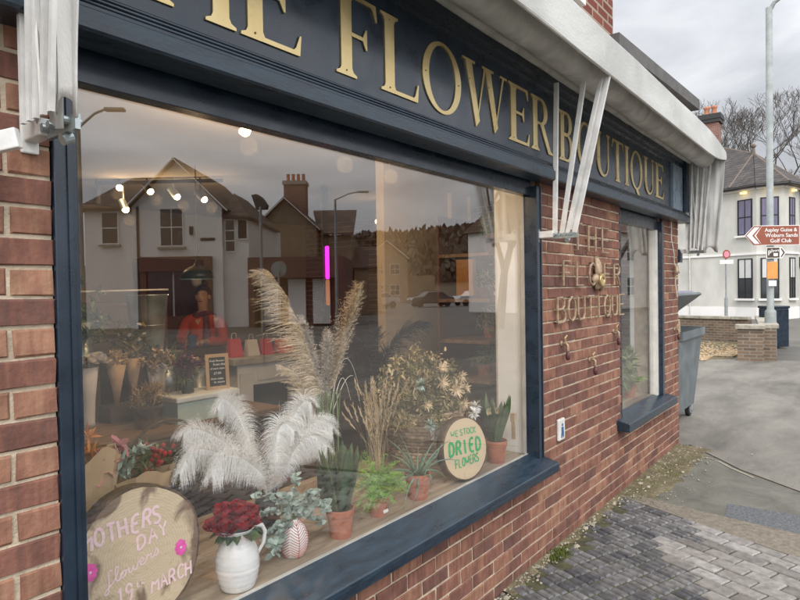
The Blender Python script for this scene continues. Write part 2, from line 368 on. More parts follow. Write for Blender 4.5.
M['rooftile'] = brick_tex('brown roof tiles', (.2, .145, .11), (.15, .11, .085), (.04, .028, .02), .25, .2, .012, 'D', .85)
M['ridge'] = mat('ridge tiles', (.15, .115, .09), .85, .2, 4)
M['claypot'] = mat('orange clay chimney pot', (.48, .2, .11), .85, .15, 8)
M['chimbrick'] = brick_tex('chimney brick', (.3, .13, .1), (.2, .085, .07), (.3, .26, .22), .22, .08, .01, 'D')
M['brownbrick'] = brick_tex('brown house brick', (.34, .25, .165), (.27, .19, .12), (.34, .28, .2), .25, .09, .01, 'D')
M['gardenbrick'] = brick_tex('garden wall brick', (.22, .15, .1), (.13, .095, .07), (.24, .21, .17), .22, .075, .012, 'D')
M['coping'] = mat('stone coping', (.36, .33, .27), .95, .25, 10, .5)
M['purplecurtain'] = mat('lilac curtain', (.17, .155, .23), .8, .25, 4, stretch=(8, 8, .3))
M['blind'] = mat('white blind', (.6, .6, .58), .8, .05, 4)
M['asphalt'] = mat('worn tarmac', (.10, .094, .083), .62, .3, .55, .5, 110, c2=(.18, .165, .14), dist=.9, spec=.45, detail=12)
M['apron'] = mat('tarmac apron', (.145, .132, .112), .68, .25, 1.3, .9, 120, c2=(.285, .26, .222), dist=.25, spec=.35, stretch=(.5, 1.2, 1), detail=14)
M['slab'] = mat('greenish concrete', (.12, .114, .09), .8, .22, 3, .6, 120, c2=(.195, .185, .155), dist=.5, detail=12)
M['edging'] = mat('brown aggregate concrete', (.19, .158, .12), .9, .3, 30, .8, 120, c2=(.29, .25, .195), detail=12)
M['patch'] = mat('blue grey tarmac patch', (.10, .105, .11), .8, .4, 90, .8, 160, c2=(.19, .195, .2))
M['dirt'] = mat('gritty verge', (.13, .10, .065), .95, .35, 9, .9, 90, c2=(.25, .2, .13), c3=(.15, .125, .065), detail=12)
M['paver'] = ramp_mat('stable pavers', [(.055, .055, .06), (.09, .088, .092), (.13, .125, .125), (.17, .165, .16)], rough=.55, sc=6, amt=.35, bump=.6, bsc=90, spec=.4, mixnoise=.3)
M['lightpaver'] = ramp_mat('grey block pavers', [(.15, .135, .12), (.2, .183, .165), (.25, .23, .21), (.31, .29, .27)], rough=.65, sc=6, amt=.25, bump=.5, bsc=90, spec=.45, mixnoise=.4)
M['redpaver'] = ramp_mat('red block pavers', [(.17, .105, .08), (.22, .13, .10), (.26, .17, .13)], rough=.6, sc=6, amt=.3, bump=.5, bsc=90)
M['joint'] = mat('paver joints', (.085, .07, .045), .95, .5, 12, .5, c2=(.1, .1, .045))
M['pebble'] = ramp_mat('pebbles', [(.3, .19, .1), (.42, .29, .16), (.52, .4, .25), (.3, .27, .22)], rough=.85, sc=20, amt=.2, bump=.2)
M['stone'] = mat('pale stone crumbs', (.33, .29, .22), .9, .2, 20, .4, rv=.3)
M['moss'] = mat('moss', (.09, .11, .02), .95, .3, 40, .5, rv=.3)
M['hill'] = mat('wooded hill', (.10, .08, .055), .95, .3, .05, .0, c2=(.15, .12, .08), dist=1, rv=.25)
M['twig'] = mat('bare twigs', (.1, .085, .075), .9, .2, 5)
M['darktrim'] = mat('dark trim', (.03, .028, .028), .6, .2, 8)
M['concrete'] = mat('grey parapet', (.11, .105, .1), .85, .25, 6, .2)
M['car1'] = mat('silver car paint', (.5, .5, .5), .3, .03, 5, coat=.6)
M['car2'] = mat('dark car paint', (.05, .055, .06), .3, .03, 5, coat=.6)
M['tyre'] = mat('rubber', (.02, .02, .02), .85)
M['poster'] = mat('brown shopfront paint', (.13, .06, .045), .6, .1, 4)
M['warm'] = emis('warm bulb', (1, .72, .36), 14)
M['magenta'] = emis('magenta neon', (1, .03, .8), 1.7)
M['orangeglow'] = emis('orange reflection glow', (1, .28, .06), .35)
M['eaveslight'] = emis('eaves light', (1, .75, .3), 2)
# ================================================================== ground
g = MB(); g.box(-60, 400, -320, 160, -.3, -.012); struct(g.build('ground', M['asphalt']))
def sheet(name, pts, z, m, t=.3):
    b = MB(); b.prism([(x, y, z-t) for x, y in pts], (0, 0, t)); return b.build(name, m)
struct(sheet('apron', [(6.98, -.11), (6.3, -.69), (5.9, -1.19), (5.5, -2.2), (5.2, -6), (16.5, -6), (15.6, 1.2), (14.8, 2.6), (7.05, 2.6)], 0.0, M['apron'], .2))
struct(sheet('pavement', [(4.86, 0), (4.88, -.83), (4.83, -1.27), (4.5, -6), (5.2, -6), (5.49, -2.2), (5.89, -1.19), (6.29, -.69), (6.97, -.12), (6.97, 0)], 0.001, M['slab'], .2))
def ragged(x0, x1, y0, y1, n=40, a=.02):
    p = [(x0+(x1-x0)*i/n, y0+U(-a, a)) for i in range(n+1)]+[(x1-(x1-x0)*i/n, y1+U(-a, a)*.1) for i in range(n+1)]
    return p
e = MB(); e.prism([(4.94, 0.0, -.2), (4.93, -.06, -.2), (4.66, -.75, -.2), (4.45, -1.3, -.2), (3.0, -6, -.2), (4.55, -6, -.2), (4.88, -1.27, -.2), (4.93, -.83, -.2), (4.99, -.42, -.2), (5.08, 0, -.2)], (0, 0, .21))
struct(e.build('concrete_edging', M['edging']))
p = MB(); p.prism([(4.9, -.80, -.1), (5.26, -.765, -.1), (5.3, -1.25, -.1), (5.12, -1.9, -.1), (4.84, -1.9, -.1), (4.86, -1.25, -.1)], (0, 0, .105)); struct(p.build('tarmac_patch', M['patch']))
# gritty moss verge along the foot of the wall
v = MB(); pts = [(3.0, -.02)]; 
n = 240
lo = [(3.0+(6.9-3.0)*i/n, -(.05+.05*noise.noise(Vector((i*.09, 0, 0)))+(.26 if 4.98+.0 < 3.0+3.9*i/n else .02)*min(1, max(0, (3.0+3.9*i/n-4.6)/.7))+.05*noise.noise(Vector((i*.23, 3, 0)))+.03*noise.noise(Vector((i*.9, 8, 0))))) for i in range(n+1)]
vs = [(x, 0.0, .012) for x, y in lo]+[(x, y, .0075) for x, y in lo]
v.add(vs, [(i, i+n+1, i+n+2, i+1) for i in range(n)])
v.add([(x, y, .0075) for x, y in lo]+[(x, y-.02, -.01) for x, y in lo], [(i, i+n+1, i+n+2, i+1) for i in range(n)])
struct(v.build('verge', M['dirt']))
v = MB()
for i in range(900):
    x = U(1.2, 6.95); w = .05 if x < 4.3 else .22
    y = -abs(random.gauss(0, w))-.01
    if x < 5 and y < -.14: continue
    s_ = random.choice([.003, .004, .006, .009]) if i % 60 else .02
    v.cur = random.random(); v.ball((x, y, .011), s_*U(.8, 1.6), s_, s_*.6, 6, 4, .3)
tag(v.build('grit', M['stone']), 'loose pale grit and mortar crumbs along the foot of the brick wall', 'grit', kind='stuff')
v = MB()
for i in range(2600):
    if i % 3 == 0: x, y = random.gauss(3.62, .06), -abs(random.gauss(.07, .025))
    else: x = U(4.9, 6.5); y = -abs(random.gauss(0.16, .10)); 
    if noise.noise(Vector((x*3, y*5, 0))) < -.05 and i % 3: continue
    v.cur = random.random(); h = U(.006, .02) if i % 3 else U(.01, .035)
    v.leaf((x, y, .008), (U(-1, 1), U(-1, 1), 1.4), (0, 0, 1), h, .004, .4, 2)
tag(v.build('moss_tufts', M['moss']), 'low green moss and grass tufts growing by the wall', 'moss', kind='stuff')
# block pavers, laid across the pavement parallel to the concrete edging
j = MB(); j.prism([(0.2, -.05, -.1), (4.93, -.05, -.1), (4.66, -.75, -.1), (4.45, -1.3, -.1), (3.0, -6, -.1), (-3, -6, -.1), (-3, -.05, -.1)], (0, 0, .1)); struct(j.build('paver_joints', M['joint']))
e1 = Vector((-.36, -.933)); e2 = Vector((.933, -.36)); org = Vector((4.93, -.06))
dark, light, redp = MB(), MB(), MB()
for a in range(0, 62):                    # rows stepping away from the edging
    for b in range(-26, 34):
        s_ = b*.207+(a % 2)*.1+.02; t = -a*.104-.052
        c = org+e1*(s_+.1)+e2*t
        if c.y > -.11 or c.x < .6 or c.y < -3.2 or s_ < -8: continue
        lim = (.62 if c.x > 3 else 3.5)+.16*noise.noise(Vector((c.x*2.3, c.y*2.3, 4)))+ (0.0 if c.x > 4.0 else (4.0-c.x)*.55)
        red = noise.noise(Vector((c.x*7.7, c.y*7.1, 9))) > .52
        def blk(mb, s0, s1, t0, t1, z, r, bev=.006):
            jx = U(-.003, .003)
            def P(s, t, z): q = org+e1*s+e2*(t+jx); return (q.x, q.y, z)
            tl = U(-.002, .002)
            vs = [P(s, t, -.04) for s, t in ((s0, t0), (s1, t0), (s1, t1), (s0, t1))]+[P(s, t, z-bev) for s, t in ((s0, t0), (s1, t0), (s1, t1), (s0, t1))]
            q = [(s0+bev, t0+bev), (s1-bev, t0+bev), (s1-bev, t1-bev), (s0+bev, t1-bev)]
            vs += [P(s, t, z+tl*(1 if i < 2 else -1)) for i, (s, t) in enumerate(q)]
            fs = [(8, 9, 10, 11)]+[(i, (i+1) % 4, (i+1) % 4+4, i+4) for i in range(4)]+[(i+4, (i+1) % 4+4, (i+1) % 4+8, i+8) for i in range(4)]
            mb.add(vs, fs, r)
        r = random.random()
        if -c.y < lim and not (red and -c.y > .4):
            for k in range(2):
                o = t-.049+k*.0515
                for q in range(2):
                    so_ = s_+q*.1
                    blk(dark, so_+.003, so_+.099, o+.0035, o+.0475, .010+U(-.003, .003), min(1, max(0, r*.8+U(0, .3))), .009)
        else:
            blk(redp if red else light, s_+.004, s_+.2, t-.048, t+.048, .012+U(-.002, .002), r)
struct(dark.build('dark_pavers', M['paver'])); struct(light.build('grey_pavers', M['lightpaver'])); struct(redp.build('red_pavers', M['redpaver']))
# cracks and the chalky line on the pavement
l = MB()
for seg in ([(6.97, -.11), (6.66, -.39), (6.3, -.69), (5.9, -1.19), (5.5, -2.2)],):
    l.tube([(x, y, .0) for x, y in seg], .008, 5)
struct(l.build('pavement_crack', M['soil']))
l = MB()
for seg in ([(6.30, -.28), (6.46, -.30), (6.55, -.36), (6.52, -.43)], [(6.48, -.48), (6.3, -.62), (6.1, -.83)]):
    for i in range(len(seg)-1):
        a, b = Vector(seg[i]), Vector(seg[i+1]); nn = Vector((-(b-a).y, (b-a).x)).normalized()*.014
        l.add([(*(a-nn), .0055), (*(b-nn*U(.4, 1)), .0055), (*(b+nn*U(.4, 1)), .0055), (*(a+nn), .0055)], [(0, 1, 2, 3)])
struct(l.build('pavement_marking', M['stone']))

# ================================================================== the shop building
shop = thing('shop_building', 'red brick flower shop with a wide navy framed display window', 'building', (3.5, 0, 0))
H = .0755; Z0 = -.013
OPEN = [(.668, 3.55, .615, 2.45), (5.08, 6.40, .585, 2.45)]
bm_ = MB()
def brick(x0, x1, z0, z1, r):
    if x1-x0 < .025: return
    jt = .0028; y = U(-.0025, .0015)
    vs = []
    for yy, ins in ((.03, 0), (.003+y, 0), (y-.002, .0035)):
        vs += [(x0+ins+U(-jt, jt), yy, z0+ins+U(-jt, jt)), (x1-ins+U(-jt, jt), yy, z0+ins+U(-jt, jt)), (x1-ins+U(-jt, jt), yy, z1-ins+U(-jt, jt)), (x0+ins+U(-jt, jt), yy, z1-ins+U(-jt, jt))]
    fs = [(8, 9, 10, 11)]
    for o in (0, 4):
        fs += [(o+i, o+(i+1) % 4, o+(i+1) % 4+4, o+i+4) for i in range(4)]
    bm_.add(vs, fs, r)
nrow = 33
for k in range(nrow):
    za, zb = Z0+k*H+.005, Z0+(k+1)*H-.005
    zc = (za+zb)/2
    odd = k % 2
    # intervals of solid wall in this course
    iv = [(-1.2, 7.0)]
    for (a, b, c, d) in OPEN:
        if c-.02 < zc < d:
            niv = []
            for (p0, p1) in iv:
                if b <= p0 or a >= p1: niv.append((p0, p1)); continue
                if p0 < a: niv.append((p0, a))
                if p1 > b: niv.append((b, p1))
            iv = niv
    for (p0, p1) in iv:
        if p1 < .7:                        # left pier: bricks counted back from the window
            x = p1; first = True
            while x > p0:
                w = (.098 if odd else .213) if first else .213
                first = False
                base = (.50 if odd else .16) if x > .3 else U(.1, .7)
                brick(x-w, x-.001, za, zb, base+U(-.1, .16)); x -= w+.011
        else:
            x = p0+(.0 if odd else -.112)
            if p0 < 0: x = .668+.005-9*.2245+(.112 if odd else 0)
            while x < p1:
                w = .2135
                a, b = max(x, p0), min(x+w, p1)
                r_ = random.choice([.08, .16, .24, .32, .38, .46, .56])+U(-.08, .08)
                brick(a, b, za, zb, r_); x += .2245
bm_.build('brick_wall', M['brick'], shop)
m_ = MB()
def wallbox(x0, x1, z0, z1, y0=.004, y1=.28): m_.box(x0, x1, y0, y1, z0, z1)
wallbox(-1.2, .665, 0, 2.47); wallbox(.665, 3.553, 0, .60); wallbox(3.553, 5.077, 0, 2.47); wallbox(5.077, 6.403, 0, .57); wallbox(6.403, 6.996, 0, 2.47)
m_.build('mortar_joints', M['mortar'], shop)
b = MB(); b.box(-1.2, 4.97, .0, .28, 3.05, 6.4); b.box(-1.2, 4.97, .28, 6, 2.9, 6.4); b.box(4.97, 7.0, .003, .28, 3.05, 3.62); b.build('upper_wall', M['brick_up'], shop)
b = MB(); b.box(6.78, 7.0, .29, 6, 0, 3.62); b.build('side_wall', M['brick_up'], shop)
b = MB(); b.obox((4.60, .0, 3.57), (7.28, .0, 3.70), .34, .11, (0, 0, 1)); b.box(4.98, 7.2, .18, 6, 3.56, 3.66); b.build('flat_roof', M['concrete'], shop)
for x in (1.2, 2.9):                        # sash windows on the first floor (their sills peep over the awning)
    w = MB(); w.box(x, x+1.0, -.02, .02, 4.1, 5.6); f = w.build('upper_window', M['white_in'], shop)
    w = MB(); w.box(x+.06, x+.47, -.03, -.021, 4.2, 5.5); w.box(x+.53, x+.94, -.03, -.021, 4.2, 5.5); w.build('pane', M['glass_dk'], f)
w = MB(); w.box(3.75, 4.22, -.06, .0, 3.72, 3.80); w.box(3.8, 4.18, -.03, .0, 3.8, 5.0); w.build('upper_window', M['white_in'], shop)
# interior shell
b = MB(); b.box(-1.0, 6.78, .285, 6.0, -.1, .0); b.build('shop_floor', M['floor_in'], shop)
b = MB(); b.box(-1.0, 6.78, .30, 6.0, 2.78, 2.88); b.box(-1.0, 6.99, -.0, .30, 2.5, 2.88); b.build('ceiling', M['ceil'], shop)
b = MB(); b.box(-1.0, 6.78, 5.6, 5.7, .0, 2.78); b.box(-1.15, -1.0, .3, 5.6, 0, 2.78); b.build('back_wall', M['plaster'], shop)
b = MB(); b.box(-1.0, .66, .285, .33, .0, 2.78); b.box(3.56, 5.07, .285, .33, .0, 2.78); b.box(6.41, 6.77, .285, .33, 0, 2.78); b.box(.66, 3.56, .285, .33, 0, .58); b.build('wall_lining', M['white_in'], shop)
b = MB(); b.box(3.70, 5.02, 1.40, 1.48, 0, 2.78); b.box(4.62, 4.7, 1.36, 1.40, 0, 2.6); b.box(4.95, 5.02, 1.36, 1.40, 0, 2.6); b.build('partition', M['plaster_dk'], shop)
b = MB(); b.box(3.72, 4.6, 5.2, 5.25, 0, 2.15); b.build('inner_door', M['burgundy'], shop)
# reveals of the display window
b = MB(); b.box(3.50, 3.55, .085, .285, .66, 2.44); b.box(.672, .70, .085, .285, .66, 2.44); b.box(.70, 3.50, .085, .30, 2.385, 2.44); b.build('window_reveal', M['white_in'], shop)
b = MB(); b.box(3.478, 3.499, .078, .10, .67, 2.30); b.build('window_bead', M['trim'], shop)
b = MB(); b.box(.70, 3.49, .074, .86, .60, .662); b.build('display_board', M['board'], shop)
b = MB(); b.box(.70, 3.49, .068, .082, .640, .672); b.build('board_lip', M['trim'], shop)
# big window: frame, sill, glass
wf = MB()
wf.box(.668, .728, -.012, .085, .60, 2.36); wf.box(3.487, 3.55, -.012, .085, .60, 2.36); wf.box(.728, 3.487, .030, .085, 2.302, 2.40)
win = wf.build('window_frame', M['navy'], shop, bevel=.003)
for xa, xb in ((.700, .712), (3.53, 3.54)):
    b = MB(); b.box(xa, xb, -.018, -.012, .64, 2.36); b.build('frame_moulding', M['navy'], win)
b = MB(); b.prism([(.60, -.105, .568), (.60, .072, .568), (.60, .072, .668), (.60, -.10, .624), (.60, -.105, .618)], (2.97, 0, 0)); b.build('window_sill', M['navy_worn'], shop, bevel=.004)
b = MB(); b.box(.60, 3.56, -.11, -.104, .585, .6); b.build('sill_bead', M['navy'], shop)
b = MB(); b.box(.722, 3.49, .060, .067, .645, 2.31); b.build('window_glass', M['glass'], shop)
for cx, cy in ((2.9, -.03), (2.2, -.02), (1.5, -.05), (1.75, -.04), (3.1, .03)):
    pass
# small window
wf = MB(); wf.box(6.335, 6.40, -.012, .085, .57, 2.36); wf.box(5.08, 5.11, -.004, .085, .57, 2.36); wf.box(5.11, 6.335, .03, .085, 2.275, 2.40)
win2 = wf.build('window_frame', M['navy'], shop, bevel=.003)
b = MB(); b.box(6.27, 6.334, .03, .10, .62, 2.275); b.build('window_bead', M['trim'], win2)
b = MB(); b.prism([(4.97, -.105, .53), (4.97, .072, .53), (4.97, .072, .638), (4.97, -.10, .598), (4.97, -.105, .59)], (1.53, 0, 0)); b.build('window_sill', M['navy_worn'], shop, bevel=.004)
b = MB(); b.box(5.11, 6.30, .060, .067, .60, 2.28); b.build('window_glass', M['glass'], shop)
b = MB(); b.box(5.11, 6.33, .075, .42, .58, .635); b.build('window_board', M['board'], shop)
b = MB(); b.box(5.11, 6.33, .42, .45, .0, 2.5); b.build('backing_panel', M['white_in'], shop)
# air brick vents under the sill
for x in (1.75, 2.75):
    b = MB()
    for i in range(9): b.box(x+i*.024, x+i*.024+.014, -.006, .0, .545, .562)
    b.box(x-.01, x+.22, -.003, .001, .537, .567)
    b.build('air_vent', M['darktrim'], shop)

# ================================================================== fascia with its lettering
fas = thing('shop_fascia', 'dark navy fascia board with large gold serif lettering above the shop window', 'shop sign', (3.7, 0, 2.4))
b = MB(); b.box(-.9, 7.0, -.05, .0, 2.47, 3.04); b.build('fascia_board', M['navy'], fas)
b = MB()
b.prism([(-.9, 0, 2.385), (-.9, -.115, 2.385), (-.9, -.122, 2.392), (-.9, -.122, 2.44), (-.9, -.112, 2.447), (-.9, -.112, 2.455), (-.9, -.098, 2.458), (-.9, -.098, 2.468), (-.9, -.084, 2.471),
         (-.9, -.084, 2.480), (-.9, -.070, 2.484), (-.9, -.070, 2.494), (-.9, -.052, 2.503), (-.9, 0, 2.503)], (7.93, 0, 0))
b.build('cornice_moulding', M['navy_worn'], fas)
for yy, zz_ in ((-.104, 2.463), (-.092, 2.480), (-.078, 2.497)):
    b = MB(); b.tube([(-.9, yy, zz_), (7.03, yy, zz_)], .0065, 8); b.build('bead', M['navy'], fas, smooth=True)
b = MB(); b.box(-.9, 7.0, -.085, -.05, 3.0, 3.05); b.box(-.9, 7.0, -.068, -.05, 2.96, 3.0); b.build('top_moulding', M['navy'], fas)
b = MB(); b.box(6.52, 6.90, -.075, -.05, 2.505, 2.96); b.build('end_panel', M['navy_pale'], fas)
b = MB(); b.box(6.93, 7.03, -.11, .0, 2.505, 3.05); b.build('end_console', M['navy'], fas)

def ell(cx, cy, rx, ry, a0, a1, n):
    return [(cx+rx*math.cos(a0+(a1-a0)*i/n), cy+ry*math.sin(a0+(a1-a0)*i/n)) for i in range(n+1)]
PI = math.pi
def glyph(ch):
    """pieces of a thick-and-thin serif capital, cap height 1; returns (pieces, width)"""
    P = []; sw, th = .17, .05
    def R(a, b, c, d): P.append(('p', [(a, b), (c, b), (c, d), (a, d)]))
    def poly(*q): P.append(('p', list(q)))
    def stem(x, w=sw, top=1, bot=1, lo=0, hi=1):
        R(x, lo+.02, x+w, hi-.02); e = .075
        for on, y, s in ((bot, lo, 1), (top, hi, -1)):
            if on: poly((x-e, y), (x+w+e, y), (x+w+e, y+s*.028), (x+w+.02, y+s*.055), (x+w, y+s*.10), (x, y+s*.10), (x-.02, y+s*.055), (x-e, y+s*.028))
    def band(o, i, closed=False): P.append(('r', o, i, closed))
    def arm(x0, x1, y, s, h=.17):
        R(x0, min(y, y+s*th), x1-.01, max(y, y+s*th)); poly((x1-.10, y+s*th*.6), (x1, y), (x1+.02, y+s*h), (x1, y+s*h), (x1-.05, y+s*th*1.6))
    if ch == 'I': stem(.08); return P, .33
    if ch == 'T':
        stem(.34, top=0); R(.06, .95, .79, 1)
        poly((.03, .80), (.055, .80), (.10, .91), (.17, .96), (.04, 1)); poly((.82, .80), (.81, 1), (.68, .96), (.75, .91), (.795, .80)); return P, .85
    if ch == 'H': stem(.08); stem(.70); R(.25, .49, .70, .54); return P, .95
    if ch == 'E':
        stem(.08); arm(.24, .70, 0, 1, .22); arm(.24, .66, 1, -1, .18); R(.24, .50, .50, .545); poly((.44, .52), (.50, .40), (.52, .40), (.52, .65), (.50, .65)); return P, .74
    if ch == 'F':
        stem(.08); arm(.24, .66, 1, -1, .2); R(.24, .49, .48, .535); poly((.42, .51), (.48, .39), (.50, .39), (.50, .64), (.48, .64)); return P, .70
    if ch == 'L': stem(.08); arm(.24, .70, 0, 1, .24); return P, .74
    if ch in 'OQ':
        o = ell(.5, .5, .47, .515, 0, 2*PI, 48)[:-1]; i = ell(.5, .5, .325, .465, 0, 2*PI, 48)[:-1]; band(o, i, True)
        if ch == 'Q': poly((.42, .03), (.50, -.08), (.66, -.20), (.92, -.26), (.94, -.22), (.78, -.16), (.66, -.03), (.58, .03))
        return P, 1.0
    if ch == 'U':
        stem(.08, bot=0, lo=.3); stem(.74, .06, bot=0, lo=.3)
        band(ell(.44, .33, .36, .345, PI, 2*PI, 24), ell(.495, .33, .245, .285, PI, 2*PI, 24)); return P, .9
    if ch == 'W':
        for x, w in ((.08, .16), (.60, .16)):
            poly((x, .98), (x+w, .98), (x+w+.20, .10), (x+.26+.0, -.01))
        poly((.34, -.01), (.385, .10), (.62, .98), (.575, .98)); poly((.86, -.01), (.905, .10), (1.16, .98), (1.115, .98))
        for x0, x1 in ((.0, .32), (.52, .84), (1.04, 1.25)): R(x0, .965, x1, 1)
        return P, 1.26
    if ch == 'B':
        stem(.08); 
        band([(.24, 1)]+ell(.40, .765, .25, .235, PI/2, -PI/2, 16)+[(.24, .53)], [(.24, .955)]+ell(.38, .765, .12, .19, PI/2, -PI/2, 16)+[(.24, .575)])
        band([(.24, .545)]+ell(.42, .275, .29, .275, PI/2, -PI/2, 16)+[(.24, .0)], [(.24, .50)]+ell(.40, .275, .145, .23, PI/2, -PI/2, 16)+[(.24, .045)]); return P, .78
    if ch == 'R':
        stem(.08)
        band([(.24, 1)]+ell(.40, .75, .27, .25, PI/2, -PI/2, 16)+[(.24, .50)], [(.24, .955)]+ell(.38, .75, .135, .205, PI/2, -PI/2, 16)+[(.24, .545)])
        poly((.34, .52), (.50, .52), (.80, .06), (.90, .03), (.90, 0), (.70, 0)); return P, .88
def put_letter(ch, x0, x1, z0, h, y, d, m, parent, rivets=True):
    P, w = glyph(ch); sx = (x1-x0)/w; b = MB()
    for k, q in enumerate(P):
        yy = y-.00025*k
        f = lambda p: (x0+p[0]*sx, yy, z0+p[1]*h)
        if q[0] == 'p': b.prism([f(p) for p in q[1]], (0, d, 0))
        else: b.ring([f(p) for p in q[1]], [f(p) for p in q[2]], (0, d, 0), q[3])
    o = b.build('letter', m, parent); o['label'] = 'gold serif letter %s' % ch
    if rivets:
        for (u_, v_) in {'O': [(.1, .5), (.9, .5)], 'W': [(.18, .7), (.7, .7)], 'Q': [(.1, .5), (.9, .5)], 'U': [(.16, .9), (.16, .4)], 'T': [(.42, .08), (.42, .7)]}.get(ch, [(.16, .06), (.16, .93)]):
            r = MB(); r.ball((x0+u_*sx, y-.0015, z0+v_*h), .004, .0025, .004, 8, 4); r.build('rivet', M['rivet'], o)
words = [('T', .52, .80), ('H', .875, 1.21), ('E', 1.225, 1.495), ('F', 1.665, 1.915), ('L', 1.93, 2.20), ('O', 2.215, 2.56), ('W', 2.565, 3.03), ('E', 3.045, 3.31), ('R', 3.33, 3.63),
         ('B', 3.735, 3.99), ('O', 4.03, 4.37), ('U', 4.40, 4.71), ('T', 4.74, 5.03), ('I', 5.06, 5.17), ('Q', 5.20, 5.55), ('U', 5.59, 5.91), ('E', 5.95, 6.24)]
for ch, a, c in words: put_letter(ch, a, c, 2.56, .325, -.0565, .006, M['gold'], fas)

# ================================================================== awning
aw = thing('awning', 'folded cream canvas awning running above the shop fascia', 'awning', (3.8, -.2, 2.0))
prof = [(-.02, 3.06), (-.08, 3.05), (-.12, 3.02), (-.14, 3.035), (-.155, 3.06), (-.17, 3.03), (-.20, 2.99), (-.25, 2.962), (-.31, 2.968), (-.35, 3.005), (-.365, 3.05), (-.40, 3.08), (-.445, 3.07)]
def strip(prof, x0, x1, n, f=None, mb=None):
    mb = mb or MB(); vs = []
    for i in range(n+1):
        x = x0+(x1-x0)*i/n
        for k, (y, z) in enumerate(prof):
            dz = .012*noise.noise(Vector((x*1.1, k*.4, 0)))+.005*noise.noise(Vector((x*6, k*.8, 3)))
            dy = .008*noise.noise(Vector((x*1.5, k*.4, 7)))
            vs.append((x, y+dy, z+dz))
    m = len(prof); mb.add(vs, [(i*m+k, i*m+k+1, (i+1)*m+k+1, (i+1)*m+k) for i in range(n) for k in range(m-1)]); return mb
strip(prof, .42, 7.04, 160).build('canvas_underside', M['awning_in'], aw, smooth=True).modifiers.new('t', 'SOLIDIFY').thickness = .004
# front board of canvas, sagging back a little towards the top
mb = MB(); vs = []; n = 160
for i in range(n+1):
    x = .42+(7.07-.42)*i/n
    tp = 3.185 - .075*max(0, (x-6.0)/1.07)**2 + .008*noise.noise(Vector((x*1.3, 0, 0)))
    bt = 2.955+.006*noise.noise(Vector((x*1.7, 5, 0)))+ .07*max(0, (x-6.2)/.87)**2
    w_ = .006*noise.noise(Vector((x*2.2, 9, 0)))
    pr = [(-.445, bt+.03), (-.450, bt), (-.464, bt), (-.464, bt+.02), (-.460+w_, (bt+tp)/2), (-.457, tp-.008), (-.452, tp), (-.25, tp+.09), (0, tp+.18)]
    vs += [(x, y, z) for y, z in pr]
m = 9; mb.add(vs, [(i*m+k, i*m+k+1, (i+1)*m+k+1, (i+1)*m+k) for i in range(n) for k in range(m-1)])
cf = mb.build('canvas_front', M['awning'], aw, smooth=True); cf.data.set_sharp_from_angle(angle=math.radians(22)); cf.modifiers.new('t', 'SOLIDIFY').thickness = .004
b = MB(); b.tube([(.42, -.456, 2.957), (3.5, -.458, 2.956), (6.2, -.458, 2.958), (6.7, -.457, 2.98), (7.07, -.455, 3.03)], .009, 8); b.build('front_piping', M['trim'], aw)
for x in (2.05, 3.42, 4.9):                # seams
    b = MB(); b.tube([(x, -.465, 2.965), (x, -.4635, 3.07), (x, -.458, 3.17)], .0018, 5); b.build('seam', M['trim'], aw)
